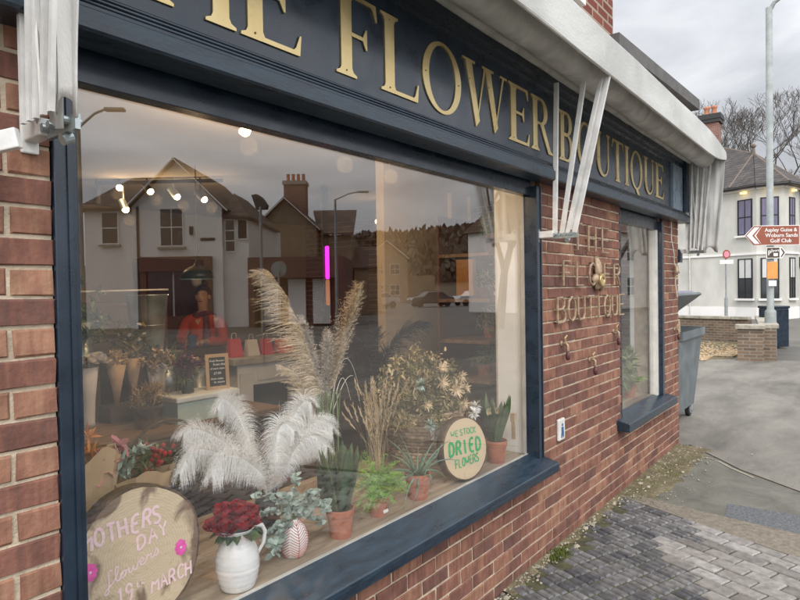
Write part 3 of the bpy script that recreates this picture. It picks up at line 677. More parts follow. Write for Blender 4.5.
def hood(x0, canvas, label):
    """one folding end of the awning: pivot bracket, fanned frame arms and (at the ends) the folded canvas between them"""
    o = thing('awning_fold', label, 'awning frame', (x0, -.1, 2.0), 'awning folding frames')
    arms = [(-.11, -.13, 2.98), (-.155, -.30, 2.95), (-.19, -.415, 2.99), (-.235, -.452, 2.99)]
    zb = 2.13 if x0 < 1 else 2.055 if x0 < 6 else 2.09
    if not canvas:
        for i, (yb, yt, zt) in enumerate(arms):
            w = .03 if i != 2 else .026
            b = MB(); b.obox((x0, yb, zb), (x0+.004*i, yt, zt), .016, w, (0, 1, 0)); b.build('arm', M['whitemetal'], o, bevel=.003)
        b = MB(); b.obox((x0+.01, -.212, zb+.02), (x0+.012, -.435, 2.99), .01, .012, (0, 1, 0)); b.build('arm', M['whitemetal'], o)
    else:
        # folded canvas: a zigzag curtain hanging between the arms
        ys = .06 if x0 < 1 else 0
        for (ya, yc, m_, nm, w0) in (((-.30+ys, -.46+ys, M['awning'], 'canvas_panel', .75)), ((-.05, -.30+ys, M['fold'], 'canvas_folds', .9))):
            mb = MB(); n = 26; k = 18; vs = []
            for j in range(k+1):
                t = j/k; z = 3.06-(3.06-zb-.0)*t
                for i in range(n+1):
                    s_ = i/n; y = ya+(yc-ya)*s_
                    yy = -.20+(y+.20)*(1-.28*t**1.3)
                    zig = .016*abs(((s_*5) % 1)*2-1) if nm == 'canvas_folds' else .007*math.sin(s_*9+t*3)
                    zz_ = z+ (.03*math.sin(s_*5) if j == k else 0)
                    vs.append((x0-.035+zig+.01*noise.noise(Vector((s_*4, t*3, x0))), yy, zz_))
            mb.add(vs, [(j*(n+1)+i, j*(n+1)+i+1, (j+1)*(n+1)+i+1, (j+1)*(n+1)+i) for j in range(k) for i in range(n)])
            mb.build(nm, m_, o, smooth=True).modifiers.new('t', 'SOLIDIFY').thickness = .003
        for i, (yb, yt) in enumerate(((-.09, -.08), (-.125, -.15), (-.16, -.21), (-.20, -.27), (-.24, -.33))):
            b = MB(); b.obox((x0-.052, yb, zb+.0), (x0-.05, yt, 3.02), .010, .017, (0, 1, 0)); b.build('arm', M['whitemetal'], o)
        b = MB(); b.tube([(x0-.05, -.13, 3.0), (x0-.055, -.17, 2.5), (x0-.05, -.185, zb+.03)], .004, 5); b.build('cord', M['trim'], o)
    b = MB()
    for i in range(4):
        b.tube([(x0-.022, -.11-.035*i, zb-.005), (x0+.02, -.11-.035*i, zb-.005)], .010, 10)
    b.obox((x0, -.09, zb-.012), (x0, -.25, zb-.012), .012, .034, (0, 0, 1)); b.build('pivot', M['galv'], o)
    b = MB(); b.tube([(x0-.01, -.19, zb-.045), (x0+.012, -.19, zb-.035)], .014, 12); b.build('pulley', M['galv'], o)
    b = MB(); b.box(x0-.03, x0+.012, -.012, -.001, zb-.05, zb+.04); b.build('wall_plate', M['whitemetal'], o, bevel=.004)
    b = MB(); b.box(x0-.025, x0+.012, -.105, -.012, zb-.022, zb+.02)
    b.build('bracket', M['whitemetal'], o, bevel=.004)
    return o
hood(.625, True, 'folded canvas hood end hanging by the left window post')
hood(3.53, False, 'four fanned white metal arms folded on the middle of the brick wall')
hood(7.06, True, 'folded canvas hood end hanging past the far corner of the shop')
b = MB(); b.obox((.40, -.02, 2.03), (.53, -.18, 2.075), .02, .045); b.ball((.42, -.07, 2.02), .018); tag(b.build('wall_cleat', M['whitemetal'], None, bevel=.003), 'white metal cleat screwed to the bricks left of the window', 'cleat')

# ================================================================== stroke lettering
ST = {
 'A': [[(0, 0), (.3, 1), (.6, 0)], [(.13, .38), (.47, .38)]], 'B': [[(0, 0), (0, 1), (.35, 1), (.5, .88), (.5, .66), (.35, .53), (0, .53)], [(.35, .53), (.57, .4), (.57, .14), (.4, 0), (0, 0)]],
 'C': [[(.58, .82), (.42, .98), (.2, .98), (.03, .75), (.03, .25), (.2, .02), (.42, .02), (.58, .18)]], 'D': [[(0, 0), (0, 1), (.3, .98), (.55, .75), (.55, .28), (.3, .02), (0, 0)]],
 'E': [[(.5, 1), (0, 1), (0, 0), (.5, 0)], [(0, .52), (.42, .52)]], 'F': [[(.5, 1), (0, 1), (0, 0)], [(0, .52), (.4, .52)]], 'H': [[(0, 0), (0, 1)], [(.52, 0), (.52, 1)], [(0, .5), (.52, .5)]],
 'I': [[(.25, 0), (.25, 1)]], 'K': [[(0, 0), (0, 1)], [(.5, 1), (0, .42), (.55, 0)]], 'L': [[(0, 1), (0, 0), (.48, 0)]], 'M': [[(0, 0), (.06, 1), (.33, .35), (.6, 1), (.66, 0)]],
 'O': [[(.3, 1), (.08, .85), (0, .5), (.08, .15), (.3, 0), (.52, .15), (.6, .5), (.52, .85), (.3, 1)]], 'Q': [[(.3, 1), (.08, .85), (0, .5), (.08, .15), (.3, 0), (.52, .15), (.6, .5), (.52, .85), (.3, 1)], [(.36, .25), (.62, -.06)]],
 'R': [[(0, 0), (0, 1), (.38, 1), (.52, .86), (.52, .64), (.38, .5), (0, .5)], [(.28, .5), (.56, 0)]], 'S': [[(.52, .86), (.34, 1), (.14, .96), (.03, .78), (.12, .58), (.42, .44), (.54, .26), (.42, .04), (.2, 0), (.02, .14)]],
 'T': [[(0, 1), (.58, 1)], [(.29, 1), (.29, 0)]], 'U': [[(0, 1), (0, .25), (.14, .03), (.42, .03), (.56, .25), (.56, 1)]], 'W': [[(0, 1), (.17, 0), (.36, .7), (.55, 0), (.72, 1)]], 'Y': [[(0, 1), (.27, .5), (.54, 1)], [(.27, .5), (.27, 0)]],
 '1': [[(.1, .8), (.28, 1), (.28, 0)]], '9': [[(.5, .7), (.38, .98), (.14, .96), (.03, .72), (.14, .5), (.38, .5), (.5, .7), (.48, .35), (.3, 0)]],
 'f': [[(.42, .95), (.3, 1.05), (.2, .9), (.17, .3), (.1, -.25), (-.02, -.3), (0, -.1), (.3, .2), (.42, .45)]], 'l': [[(.05, .2), (.25, .8), (.2, 1), (.1, .9), (.1, .15), (.25, .05), (.35, .2)]],
 'o': [[(.3, .5), (.1, .45), (.04, .2), (.18, .02), (.36, .15), (.34, .42), (.2, .48), (.5, .45)]], 'w': [[(0, .45), (.08, .05), (.25, .1), (.3, .42), (.36, .05), (.52, .1), (.58, .45), (.66, .38)]],
 'e': [[(.02, .2), (.3, .3), (.24, .48), (.08, .42), (.05, .12), (.2, .02), (.42, .15)]], 'r': [[(0, .3), (.1, .5), (.14, .38), (.3, .42), (.28, .1), (.42, .08)]], 's': [[(0, .05), (.2, .5), (.32, .2), (.2, .0), (.05, .08)]],
 't': [[(.1, .8), (.1, .1), (.3, .05)], [(-.05, .5), (.3, .5)]], 'h': [[(.0, .9), (.0, .0), (.05, .35), (.25, .4), (.3, .05)]],
}
def write(mb, text, x, z, h, w, f, rad, gap=.25, rise=0, jit=0, n=6, bold=None):
    """strokes of text on a surface; f maps (x, z) to a 3D point; w = letter width; rise = slope of the baseline"""
    for ch in text:
        if ch == ' ': x += w*.8; continue
        dz = U(-jit, jit); tl = U(-jit, jit)*2
        for s_ in ST[ch]:
            pts = [f(x+(p[0]/.6*w)+tl*p[1], z+dz+p[1]*h+rise*(p[0]/.6*w)) for p in s_]
            if len(pts) > 3:                # soften
                q = []
                for i in range(len(pts)-1):
                    a, b_ = Vector(pts[i]), Vector(pts[i+1]); q += [a, a.lerp(b_, .5)]
                q.append(Vector(pts[-1])); 
                pts = [q[0]]+[(q[i-1]+q[i]*2+q[i+1])/4 for i in range(1, len(q)-1)]+[q[-1]]
            mb.tube(pts, rad, n)
        adv = w*({'I': .95, 'M': 1.15, 'W': 1.25, '1': .8}.get(ch, 1))+gap*w
        x += adv; z += rise*adv
    return x

def paint(mb, F, y, text, *a, **k):
    """the same strokes pressed almost flat onto a board whose local frame is F"""
    t = MB(); write(t, text, *a[:4], lambda x, z: (x, 0, z), *a[4:], **k)
    for i in range(len(t.v)): x, yy, z = t.v[i]; t.v[i] = tuple(F @ Vector((x, y+yy*.10, z)))
    o = len(mb.v); mb.v += t.v; mb.f += [tuple(q+o for q in f) for f in t.f]; mb.r += t.r; mb.m += t.m
# lettering fixed to the brick wall
ws = thing('wall_lettering', 'bronze metal letters with a folded flower fixed to the brick pier between the windows', 'shop sign', (4.3, 0, 1.55))
fw_ = lambda x, z: (x, -.028, z)
for text, x, z, h, w, step in (('THE', 4.02, 1.985, .185, .165, .285), ('FLO', 3.845, 1.735, .165, .145, .235), ('ER', 4.63, 1.735, .165, .145, .225), ('BOUTIQUE', 3.745, 1.49, .165, .13, .176)):
    for i, ch in enumerate(text):
        b = MB()
        for s_ in ST[ch]:
            pts = [Vector(fw_(x+i*step+p[0]/.6*w, z+p[1]*h)) for p in s_]
            b.tube(pts, .0085, 6)
            for e_ in (pts[0], pts[-1]): b.tube([e_, e_+Vector((0, .03, 0))], .005, 5)
        o = b.build('letter', M['copper'], ws); o['label'] = 'thin bronze letter %s' % ch
b = MB()                                   # folded ribbon flower standing for the W
def petal(c, d, ln, wd, cup, r=.5):
    c, d = Vector(c), Vector(d).normalized(); sd = d.cross(Vector((0, 1, 0))).normalized(); vs = []; n_ = 7
    for i in range(n_+1):
        t = i/n_; w = wd*math.sin(PI*min(1, t*.85+.1))**.7
        for k in range(7):
            s_ = k/6*2-1; vs.append(c+d*ln*t+sd*w*s_+Vector((0, -1, 0))*(cup*(1-s_*s_)*math.sin(PI*t*.8+.3))+Vector((0, .004*i, 0)))
    b.add(vs, [(i*7+k, i*7+k+1, (i+1)*7+k+1, (i+1)*7+k) for i in range(n_) for k in range(6)], r)
petal((4.50, -.03, 1.80), (.05, 0, 1), .15, .042, .035); petal((4.48, -.035, 1.79), (-.7, 0, -.35), .07, .045, .035); petal((4.52, -.035, 1.77), (.8, 0, -.55), .12, .03, .03); petal((4.50, -.04, 1.80), (-.15, 0, -1), .10, .045, .035)
o = b.build('metal_flower', M['copper'], ws, smooth=True); o.modifiers.new('t', 'SOLIDIFY').thickness = .006
b = MB(); b.ring([(4.49+.058*math.cos(t*PI/10), -.072, 1.775+.048*math.sin(t*PI/10)) for t in range(20)], [(4.49+.026*math.cos(t*PI/10), -.072, 1.775+.02*math.sin(t*PI/10)) for t in range(20)], (0, .02, 0)); b.build('ribbon_loop', M['gold'], o, bevel=.006)

# brass hooks on the wall
for i, (x, z, lab) in enumerate(((3.86, 1.33, 'brass wall tap fixed under the bronze letters, nearest the big window'), (4.37, 1.17, 'lowest brass wall tap, in the middle of the group under the bronze letters'),
                                 (4.90, 1.345, 'brass wall tap beside the left edge of the small window'), (6.82, 1.24, 'brass wall tap on the far brick strip beyond the small window'))):
    o = thing('wall_tap', lab, 'tap', (x, 0, z), 'brass taps on the brick wall')
    k = .72; P = lambda dx, dy, dz: (x+dx*k, dy*k, z+dz*k)
    b = MB(); b.lathe([(.026*k, 0), (.026*k, .008), (.012*k, .012)], (0, 0, 0), 14); b.v = [(x+p, -q_, z+.02*k+r) for p, r, q_ in b.v]; b.build('rose_plate', M['copper'], o, smooth=True)
    b = MB(); b.tube([P(0, 0, .02), P(0, -.05, .02), P(0, -.062, .01), P(0, -.066, -.03), P(0, -.066, -.055)], [.011*k, .012*k, .014*k, .012*k, .015*k], 10); b.build('spout', M['copper'], o, smooth=True)
    b = MB(); b.tube([P(0, -.045, .03), P(0, -.045, .075)], .006*k, 6); b.tube([P(-.03, -.045, .07), P(0, -.045, .082), P(.034, -.045, .095)], .008*k, 6); b.build('handle', M['gold'], o)
    b = MB(); b.lathe([(.013*k, 0), (.024*k, -.03*k), (.02*k, -.07*k), (.006*k, -.08*k)], P(0, -.066, -.055), 10); b.build('nozzle', M['burgundy'], o, smooth=True)
o = thing('cover_plate', 'small cream plate with a blue figure on the bricks right of the display window', 'plate', (3.81, 0, .77))
b = MB(); b.box(3.765, 3.865, -.022, -.001, .70, .845); b.build('plate', M['trim'], o, bevel=.008)
b = MB(); b.box(3.80, 3.83, -.026, -.022, .735, .79); b.box(3.795, 3.806, -.0255, -.022, .72, .75); b.box(3.822, 3.834, -.0255, -.022, .72, .76); b.ball((3.815, -.024, .805), .01, .004, .01); b.build('figure', M['blue'], o)
# cable and little box at the end of the wall
b = MB(); pts = [(6.62, -.03, 2.38), (6.66, -.02, 2.2), (6.72, -.03, 2.05), (6.76, -.02, 1.98), (6.79, -.03, 1.9), (6.80, -.02, 1.75), (6.84, -.03, 1.6)]
b.tube(pts, .005, 5); tag(b.build('cable', M['trim'], None), 'thin pale cable trailing down the far brick strip', 'cable')
o = thing('wall_ornament', 'small dangling metal ornament hung on the cable at the shop corner', 'ornament', (6.79, -.03, 1.88))
b = MB(); b.lathe([(.0, .06), (.02, .04), (.022, .0), (.035, -.03), (0, -.04)], (6.79, -.035, 1.88), 10); b.build('bell', M['copper'], o, smooth=True)
b = MB(); b.ball((6.80, -.035, 1.82), .012); b.tube([(6.80, -.035, 1.82), (6.80, -.035, 1.78)], .003, 4); b.build('clapper', M['gold'], o)
b = MB(); b.box(7.0, 7.12, -.02, .03, 1.97, 2.11); b.box(7.02, 7.10, -.026, -.02, 1.99, 2.09); tag(b.build('junction_box', M['navy'], None, bevel=.004), 'dark junction box on the far corner of the shop', 'box')
# ================================================================== right-hand side of the street
# cream corner building: local frame, x runs along the front (to the camera's right), y goes back
def local(p0, p1):
    d = Vector((p1[0]-p0[0], p1[1]-p0[1], 0)); return frame(p0[0], p0[1], math.atan2(d.y, d.x)), d.length
def window_(parent, F, x, z, w, h, fr, pane, y=-.02, bars=(1, 1), sill=None, curtain=None, name='window'):
    b = MB(F); b.box(x-.05, x+w+.05, y-.03, y+.05, z-.05, z); b.box(x-.05, x+w+.05, y-.03, y+.05, z+h, z+h+.05)
    b.box(x-.05, x, y-.028, y+.05, z, z+h); b.box(x+w, x+w+.05, y-.028, y+.05, z, z+h)
    for i in range(bars[0]):
        q = x+w*(i+1)/(bars[0]+1); b.box(q-.02, q+.02, y-.024, y+.01, z, z+h)
    for i in range(bars[1]):
        q = z+h*(i+1)/(bars[1]+1); b.box(x, x+w, y-.026, y+.01, q-.025, q+.025)
    o = b.build(name, fr, parent)
    b = MB(F); b.box(x, x+w, y-.01, y, z, z+h); b.build('pane', pane, o)
    if curtain:
        b = MB(F); n = 14; c = curtain
        b.add([(x+.02+(w-.04)*i/n, y-.013-.004*(i % 2), zz_) for i in range(n+1) for zz_ in (z+h*c[0], z+h*c[1])], [(2*i, 2*i+2, 2*i+3, 2*i+1) for i in range(n)]); b.build('curtain', c[2], o)
    if sill:
        b = MB(F); b.box(x-.15, x+w+.15, y-.14, y, z-.16, z-.06); b.build('sill', sill, o)
    return o
wb = thing('corner_house', 'cream rendered corner house with a hipped slate roof and lilac curtained windows', 'building', (33.9, 3.7, 0))
A, B_, C_, D_, E_ = (35.6, 9.5), (34.05, 3.69), (33.55, 2.71), (33.73, 1.60), (35.31, 1.15)
faces = [(A, B_), (B_, C_), (C_, D_), (D_, E_), (E_, (50, 1.5))]
b = MB()
foot = [A, B_, C_, D_, E_, (50, 1.5), (50, 9.5)]
b.prism([(x, y, -.1) for x, y in foot], (0, 0, 6.5)); b.build('wall', M['render'], wb)
for p0, p1 in faces[:4]:
    F, ln = local(p0, p1)
    for nm, y, z0_, z1_ in (('string_course', -.06, 3.12, 3.22), ('plinth_band', -.035, -.1, .55), ('eaves_board', -.14, 6.26, 6.38)): c = MB(F); c.box(-.01, ln+.01, y, .0, z0_, z1_); c.build(nm, M['render2'], wb)
F, ln = local(*faces[0]); 
b = MB(F); b.tube([(ln*.62, -.06, 0), (ln*.62, -.06, 6.3)], .035, 8); b.build('downpipe', M['trim'], wb)
for k, (fi, x, w) in enumerate(((1, .2, .66), (2, .22, .66), (3, .62, .5))):
    F, ln = local(*faces[fi])
    window_(wb, F, x, 4.15, w, 1.65, M['black'], M['glass_dk'], sill=M['render2'], curtain=(.0, 1, M['purplecurtain']), bars=(1, 1))
    window_(wb, F, x, 1.05, w, 1.85, M['black'], M['glass_dk'], sill=M['render2'], curtain=(.5, 1, M['blind']), bars=(1, 1))
    b = MB(F); b.box(x+w*.3, x+w*.7, -.2, -.05, 6.12, 6.2); b.build('eaves_lamp', M['eaveslight'], wb)
    ld = bpy.data.lights.new('eaves_light', 'POINT'); ld.energy = 1; ld.color = (1, .72, .3); ld.shadow_soft_size = .05
    lo_ = bpy.data.objects.new('eaves_light', ld); C.objects.link(lo_); lo_.location = F @ Vector((x+w*.5, -.28, 6.05)); 
b = MB()
F4, l4 = local(*faces[4])
for x in (1.2, 4.2):
    window_(wb, F4, x, 4.15, .9, 1.65, M['black'], M['glass_dk'], sill=M['render2']); window_(wb, F4, x, 1.05, .9, 1.85, M['black'], M['glass_dk'], sill=M['render2'])
# roofs: hipped bay roof and the main hipped roof behind it
ap = Vector((36.9, 3.25, 8.55)); ez = 6.42
ov_ = [(35.5, 9.9), (33.75, 3.9), (33.2, 2.7), (33.4, 1.35), (35.2, .75), (50.3, 1.1), (50.3, 9.9)]
b = MB(); P3 = [Vector((x, y, ez)) for x, y in ov_]
back = Vector((42, 3.4, 8.6)); rl = Vector((40.2, 6.5, 10.2)); rr = Vector((46, 4.5, 10.2))
b.add([P3[1], P3[2], ap], [(0, 1, 2)]); b.add([P3[2], P3[3], ap], [(0, 1, 2)]); b.add([P3[3], P3[4], ap], [(0, 1, 2)])
b.add([P3[4], P3[5], rr, back, ap], [(0, 1, 2, 3, 4)]); b.add([P3[0], P3[1], ap, rl], [(0, 1, 2, 3)]); b.add([ap, back, rr, rl], [(0, 1, 2, 3)]); b.add([P3[0], rl, rr, P3[5], P3[6]], [(0, 1, 2, 3, 4)])
b.add(P3, [tuple(range(6, -1, -1))])
b.build('roof', M['slates'], wb).modifiers.new('t', 'SOLIDIFY').thickness = -.08
b = MB(); e_ = Vector((0, 0, .05))
for p, q in ((P3[1], ap), (P3[3], ap), (P3[4], ap), (ap, rl)): b.tube([p+e_, q+e_], .07, 6)
b.build('ridge_tiles', M['ridge'], wb)
b = MB(); b.tube([ap+Vector((-.1, 0, -.1)), ap+Vector((-.1, 0, .35))], [.12, .07], 8); b.ball(ap+Vector((-.1, 0, .45)), .13); b.build('finial', M['ridge'], wb)
b = MB()
for i in range(6): b.tube([(ov_[i][0], ov_[i][1], 6.40), (ov_[i+1][0], ov_[i+1][1], 6.40)], .07, 6)
b.build('gutter', M['darktrim'], wb)
ch = MB(); cx, cy = 40.3, 6.05
ch.box(cx-.42, cx+.42, cy-.6, cy+.35, 9.0, 11.35); o = ch.build('chimney', M['chimbrick'], wb)
ch = MB(); ch.box(cx-.52, cx+.52, cy-.7, cy+.45, 11.35, 11.55); ch.box(cx-.56, cx+.56, cy-.74, cy+.49, 11.55, 11.85); ch.build('chimney_cap', M['darktrim'], o)
for dy in (-.3, .1):
    c = MB(); c.lathe([(.17, 0), (.15, .1), (.14, .4), (.18, .45), (.18, .55)], (cx, cy+dy, 11.85), 12); c.build('chimney_pot', M['claypot'], o, smooth=True)
b = MB(F4); b.box(.4, 3.2, -.08, -.01, 2.5, 3.0); b.build('shop_board', M['lampmetal'], wb)
b = MB(); b.box(44, 50, .6, 1.5, .0, 3.0); tag(b.build('side_extension', M['poster'], None), 'dark single storey extension at the far right of the cream corner house', 'building')

def framem(ox, oy, ang): return frame(ox, oy, ang) @ Matrix.Diagonal((1, -1, 1, 1))
def bare_tree(name, label, base, h, spread, seed, group, lev=5, thick=.22, mat_=None):
    rnd = random.Random(seed); t = thing(name, label, 'tree', base, group)
    tr, tw = MB(), MB()
    def grow(p, d, ln, r, k):
        n = 3; pts = [p]; q = p.copy(); dd = d.copy()
        for i in range(n):
            dd = (dd+Vector((rnd.uniform(-.16, .16), rnd.uniform(-.16, .16), rnd.uniform(-.05, .12)))).normalized(); q = q+dd*ln/n; pts.append(q)
        (tr if k < 2 else tw).tube(pts, [max(.011 if lev > 5 else .008, r*(1-.4*i/n)) for i in range(n+1)], 5 if k < 3 else 3, cap=False)
        if k >= lev: return
        for j in range(3 if k > 0 else 5):
            a = rnd.uniform(0, 2*PI); s_ = rnd.uniform(.35, .75)*spread
            nd = (dd+Vector((math.cos(a)*s_, math.sin(a)*s_, rnd.uniform(-.1, .3)))).normalized()
            src = pts[rnd.choice((2, 3, 3))] if j else pts[3]
            grow(src, nd, ln*rnd.uniform(.6, .8), r*.55, k+1)
    grow(Vector(base), Vector((0, 0, 1)), h*.32, thick, 0)
    tr.build('trunk', M['twig'], t); tw.build('crown', M['twig'], t); return t
bare_tree('bare_tree', 'bare winter tree behind the slate roof, right of the chimney', (62, 5.0, 0), 18.5, 1.15, 3, 'bare trees behind the corner house', 7, .35)
bare_tree('bare_tree', 'bare winter tree behind the lamp post at the right edge', (60, 1.0, 0), 15, 1.1, 5, 'bare trees behind the corner house', 7, .3)

# lamp post with the brown direction signs
lp = thing('street_lamp', 'tall grey street lamp carrying the brown direction signs', 'street lamp', (16.37, .2, 0))
b = MB(); b.lathe([(.125, 0), (.125, .05), (.12, 1.02), (.115, 1.08), (.075, 1.12), (.07, 8.1)], (16.37, .2, 0), 16); b.build('post', M['galvpost'], lp, smooth=True)
b = MB(); b.tube([(16.37, .2, 8.0), (16.40, .1, 8.2), (16.50, -.25, 8.45), (16.62, -.8, 8.62)], [.05, .045, .04, .035], 8); b.box(16.5, 16.72, -1.35, -.78, 8.58, 8.68); b.build('lamp_arm', M['galvpost'], lp)
b = MB(); b.box(16.25, 16.30, .17, .24, .45, .75); b.build('service_hatch', M['galv'], lp)
# signs face the camera side
Fs = frame(16.0, .705, math.atan2(-.26-.705, 16.73-15.98+.0))     # along the sign, left to right as seen
Fs = frame(15.86, .645, math.atan2(-.96, .75))
sg = thing('direction_sign', 'brown left pointing arrow sign with white lettering on the lamp post', 'road sign', (16.3, .2, 2.6))
b = MB(Fs); b.prism([(0, 0, 2.83), (.22, 0, 3.06), (1.27, 0, 3.06), (1.27, 0, 2.60), (.22, 0, 2.60)], (0, .02, 0)); b.build('border', M['signwhite'], sg)
b = MB(Fs); b.prism([(.26, -.003, 2.83), (.40, -.003, 3.045), (1.255, -.003, 3.045), (1.255, -.003, 2.615), (.40, -.003, 2.615)], (0, .003, 0)); b.build('panel', M['signbrown'], sg)
b = MB(Fs); b.prism([(.045, -.004, 2.83), (.225, -.004, 3.02), (.34, -.004, 3.02), (.17, -.004, 2.83), (.34, -.004, 2.64), (.225, -.004, 2.64)], (0, .003, 0)); b.build('arrow', M['signwhite'], sg)
b = MB(Fs); b.prism([(.015, -.0025, 2.83), (.21, -.0025, 3.05), (.40, -.0025, 3.05), (.22, -.0025, 2.83), (.40, -.0025, 2.61), (.21, -.0025, 2.61)], (0, .002, 0)); b.build('arrow_surround', M['signbrown'], sg)
def text_mesh(body, size, Fm, m, parent, name='lettering', align='LEFT', ext=.002, shear=0):
    cu = bpy.data.curves.new(name, 'FONT'); cu.body = body; cu.size = size; cu.align_x = align; cu.extrude = ext; cu.shear = shear; cu.resolution_u = 2; cu.offset = size*.012
    to = bpy.data.objects.new('tmp', cu); C.objects.link(to); bpy.context.view_layer.update()
    me = bpy.data.meshes.new_from_object(to.evaluated_get(bpy.context.evaluated_depsgraph_get())); bpy.data.objects.remove(to)
    off = Vector((0, 0, 0)); q = parent
    while q is not None: off += q.location; q = q.parent
    me.transform(Matrix.Translation(-off) @ Fm @ Matrix.Rotation(PI/2, 4, 'X'))
    me.materials.clear(); me.materials.append(m); o = bpy.data.objects.new(name, me); C.objects.link(o); o.parent = parent; return o
for i, (s_, x) in enumerate((('Aspley Guise &', .46), ('Woburn Sands', .47), ('Golf Club', .58))):
    text_mesh(s_, .125 if i else .12, Fs @ Matrix.Translation((x, -.006, 2.915-.125*i)), M['signwhite'], sg)
s2 = thing('direction_sign', 'small brown right pointing sign under the large brown sign on the lamp post', 'road sign', (16.3, .2, 2.4))
b = MB(Fs); b.prism([(.50, -.0, 2.30), (.50, 0, 2.56), (.86, 0, 2.56), (.95, 0, 2.43), (.86, 0, 2.30)], (0, .02, 0)); b.build('border', M['signwhite'], s2)
b = MB(Fs); b.prism([(.515, -.003, 2.315), (.515, -.003, 2.545), (.80, -.003, 2.545), (.80, -.003, 2.315)], (0, .003, 0)); b.build('panel', M['darkwood'], s2)
b = MB(Fs); b.prism([(.825, -.004, 2.53), (.855, -.004, 2.53), (.925, -.004, 2.43), (.855, -.004, 2.33), (.825, -.004, 2.33), (.885, -.004, 2.43)], (0, .003, 0)); b.build('arrow', M['darkwood'], s2)
text_mesh('Sports', .085, Fs @ Matrix.Translation((.60, -.006, 2.455)), M['signwhite'], s2); text_mesh('P', .16, Fs @ Matrix.Translation((.53, -.006, 2.37)), M['signwhite'], s2)
b = MB(Fs); b.box(.66, .76, -.005, -.003, 2.35, 2.42); b.build('symbol', M['signwhite'], s2)
b = MB(Fs); b.box(.52, .76, .0, .01, 1.83, 2.22); b.v = [tuple(v) for v in b.v]; tag(b.build('notice', M['orange2'], None), 'orange notice strapped to the grey lamp post', 'notice')
b = MB(Fs); b.box(.55, .73, .0, .01, 1.66, 1.79); tag(b.build('sticker', M['signwhite'], None), 'small pale sticker below the orange notice on the lamp post', 'sticker')
rs = thing('road_sign', 'small round sign over a white plate on a thin pole by the cream wall', 'road sign', (30.3, 3.48, 0))
Fr = frame(30.3, 3.48, math.atan2(-.787, .617))
b = MB(); b.tube([(30.3, 3.48, 0), (30.3, 3.48, 3.2)], .035, 8); b.tube([(30.3, 3.48, 0), (30.3, 3.48, 1.1)], .07, 8); b.build('pole', M['galvpost'], rs)
b = MB(Fr); b.prism([(.17*math.cos(i*PI/12), -.06, 3.05+.2*math.sin(i*PI/12)) for i in range(24)], (0, .02, 0)); b.build('roundel', M['signbrown'], rs)
b = MB(Fr); b.prism([(.12*math.cos(i*PI/12), -.064, 3.05+.14*math.sin(i*PI/12)) for i in range(24)], (0, .003, 0)); b.build('roundel_face', M['pinkst'], rs)
b = MB(Fr); b.box(-.3, .3, -.065, -.045, 2.62, 2.80); b.build('plate', M['signwhite'], rs)

# garden wall, gravel, dark litter bin
gw = thing('garden_wall', 'low brown brick garden wall with pale coping and an end pier', 'wall', (16, 1, 0))
def wallseg(p0, p1, w, h, parent):
    F, ln = local(p0, p1); b = MB(F); b.box(0, ln, 0, w, -.1, h); b.build('wall', M['gardenbrick'], parent)
    b = MB(F); n = max(1, int(ln/.45))
    for i in range(n): b.box(ln*i/n-.01, ln*(i+1)/n-.02, -.05, w+.05, h, h+.075, jit=.006)
    b.build('coping', M['coping'], parent)
wallseg((20.0, .95), (15.55, .28), .28, .73, gw)
b = MB(); F, _ = local((15.75, .62), (15.35, .28)); 
b = MB(frame(15.35, .22, .15)); b.box(0, .42, 0, .50, -.1, .72); b.build('pier', M['gardenbrick'], gw)
b = MB(frame(15.32, .19, .15)); b.box(-.02, .48, -.01, .56, .72, .80, jit=.008); b.build('pier_coping', M['coping'], gw)
gw2 = thing('garden_wall', 'long low brown brick wall in front of the cream corner house', 'wall', (20, 5, 0))
wallseg((21.6, 10.5), (20.0, 1.15), .25, .68, gw2)
struct(sheet('gravel_bed', [(15.5, .85), (15.1, 1.5), (14.2, 4.2), (15.5, 9.9), (21.3, 9.9), (19.9, 1.3)], .004, M['dirt'], .2))
gb = MB(); rnd = random.Random(4)
for i in range(5200):
    t = rnd.random()**1.3; y = rnd.uniform(.9, 5.2); x = 14.9+(1.0 if y < 1.3 else 0)+rnd.uniform(0, 5)*t - (y-.9)*.12
    s_ = rnd.uniform(.018, .042); gb.cur = rnd.random(); gb.ball((x, y, .01+s_*.3), s_, s_*rnd.uniform(.7, 1.2), s_*.55, 5, 3, .2)
tag(gb.build('gravel', M['pebble']), 'golden pebbles filling the garden between the low brick walls', 'gravel', kind='stuff')
bn = thing('litter_bin', 'dark navy litter bin standing behind the foot of the lamp post', 'bin', (18.85, .2, 0))
Fb = frame(18.60, .42, math.atan2(-.787, .617)+.12)
b = MB(Fb); b.box(0, .50, 0, .5, .03, 1.05); b.build('body', M['navy'], bn, bevel=.02)
b = MB(Fb); b.box(-.02, .52, -.02, .52, 1.05, 1.12); b.build('lid', M['navy'], bn, bevel=.02)
b = MB(Fb); b.box(.501, .53, .05, .45, .1, .95); b.build('side_panel', M['galv'], bn)

# big wheeled container by the shop corner
cb = thing('wheeled_bin', 'large slate grey four wheeled refuse container with its domed lid propped open', 'bin', (7.9, .6, 0))
Fc = frame(7.70, -.07+.0, 0.0)
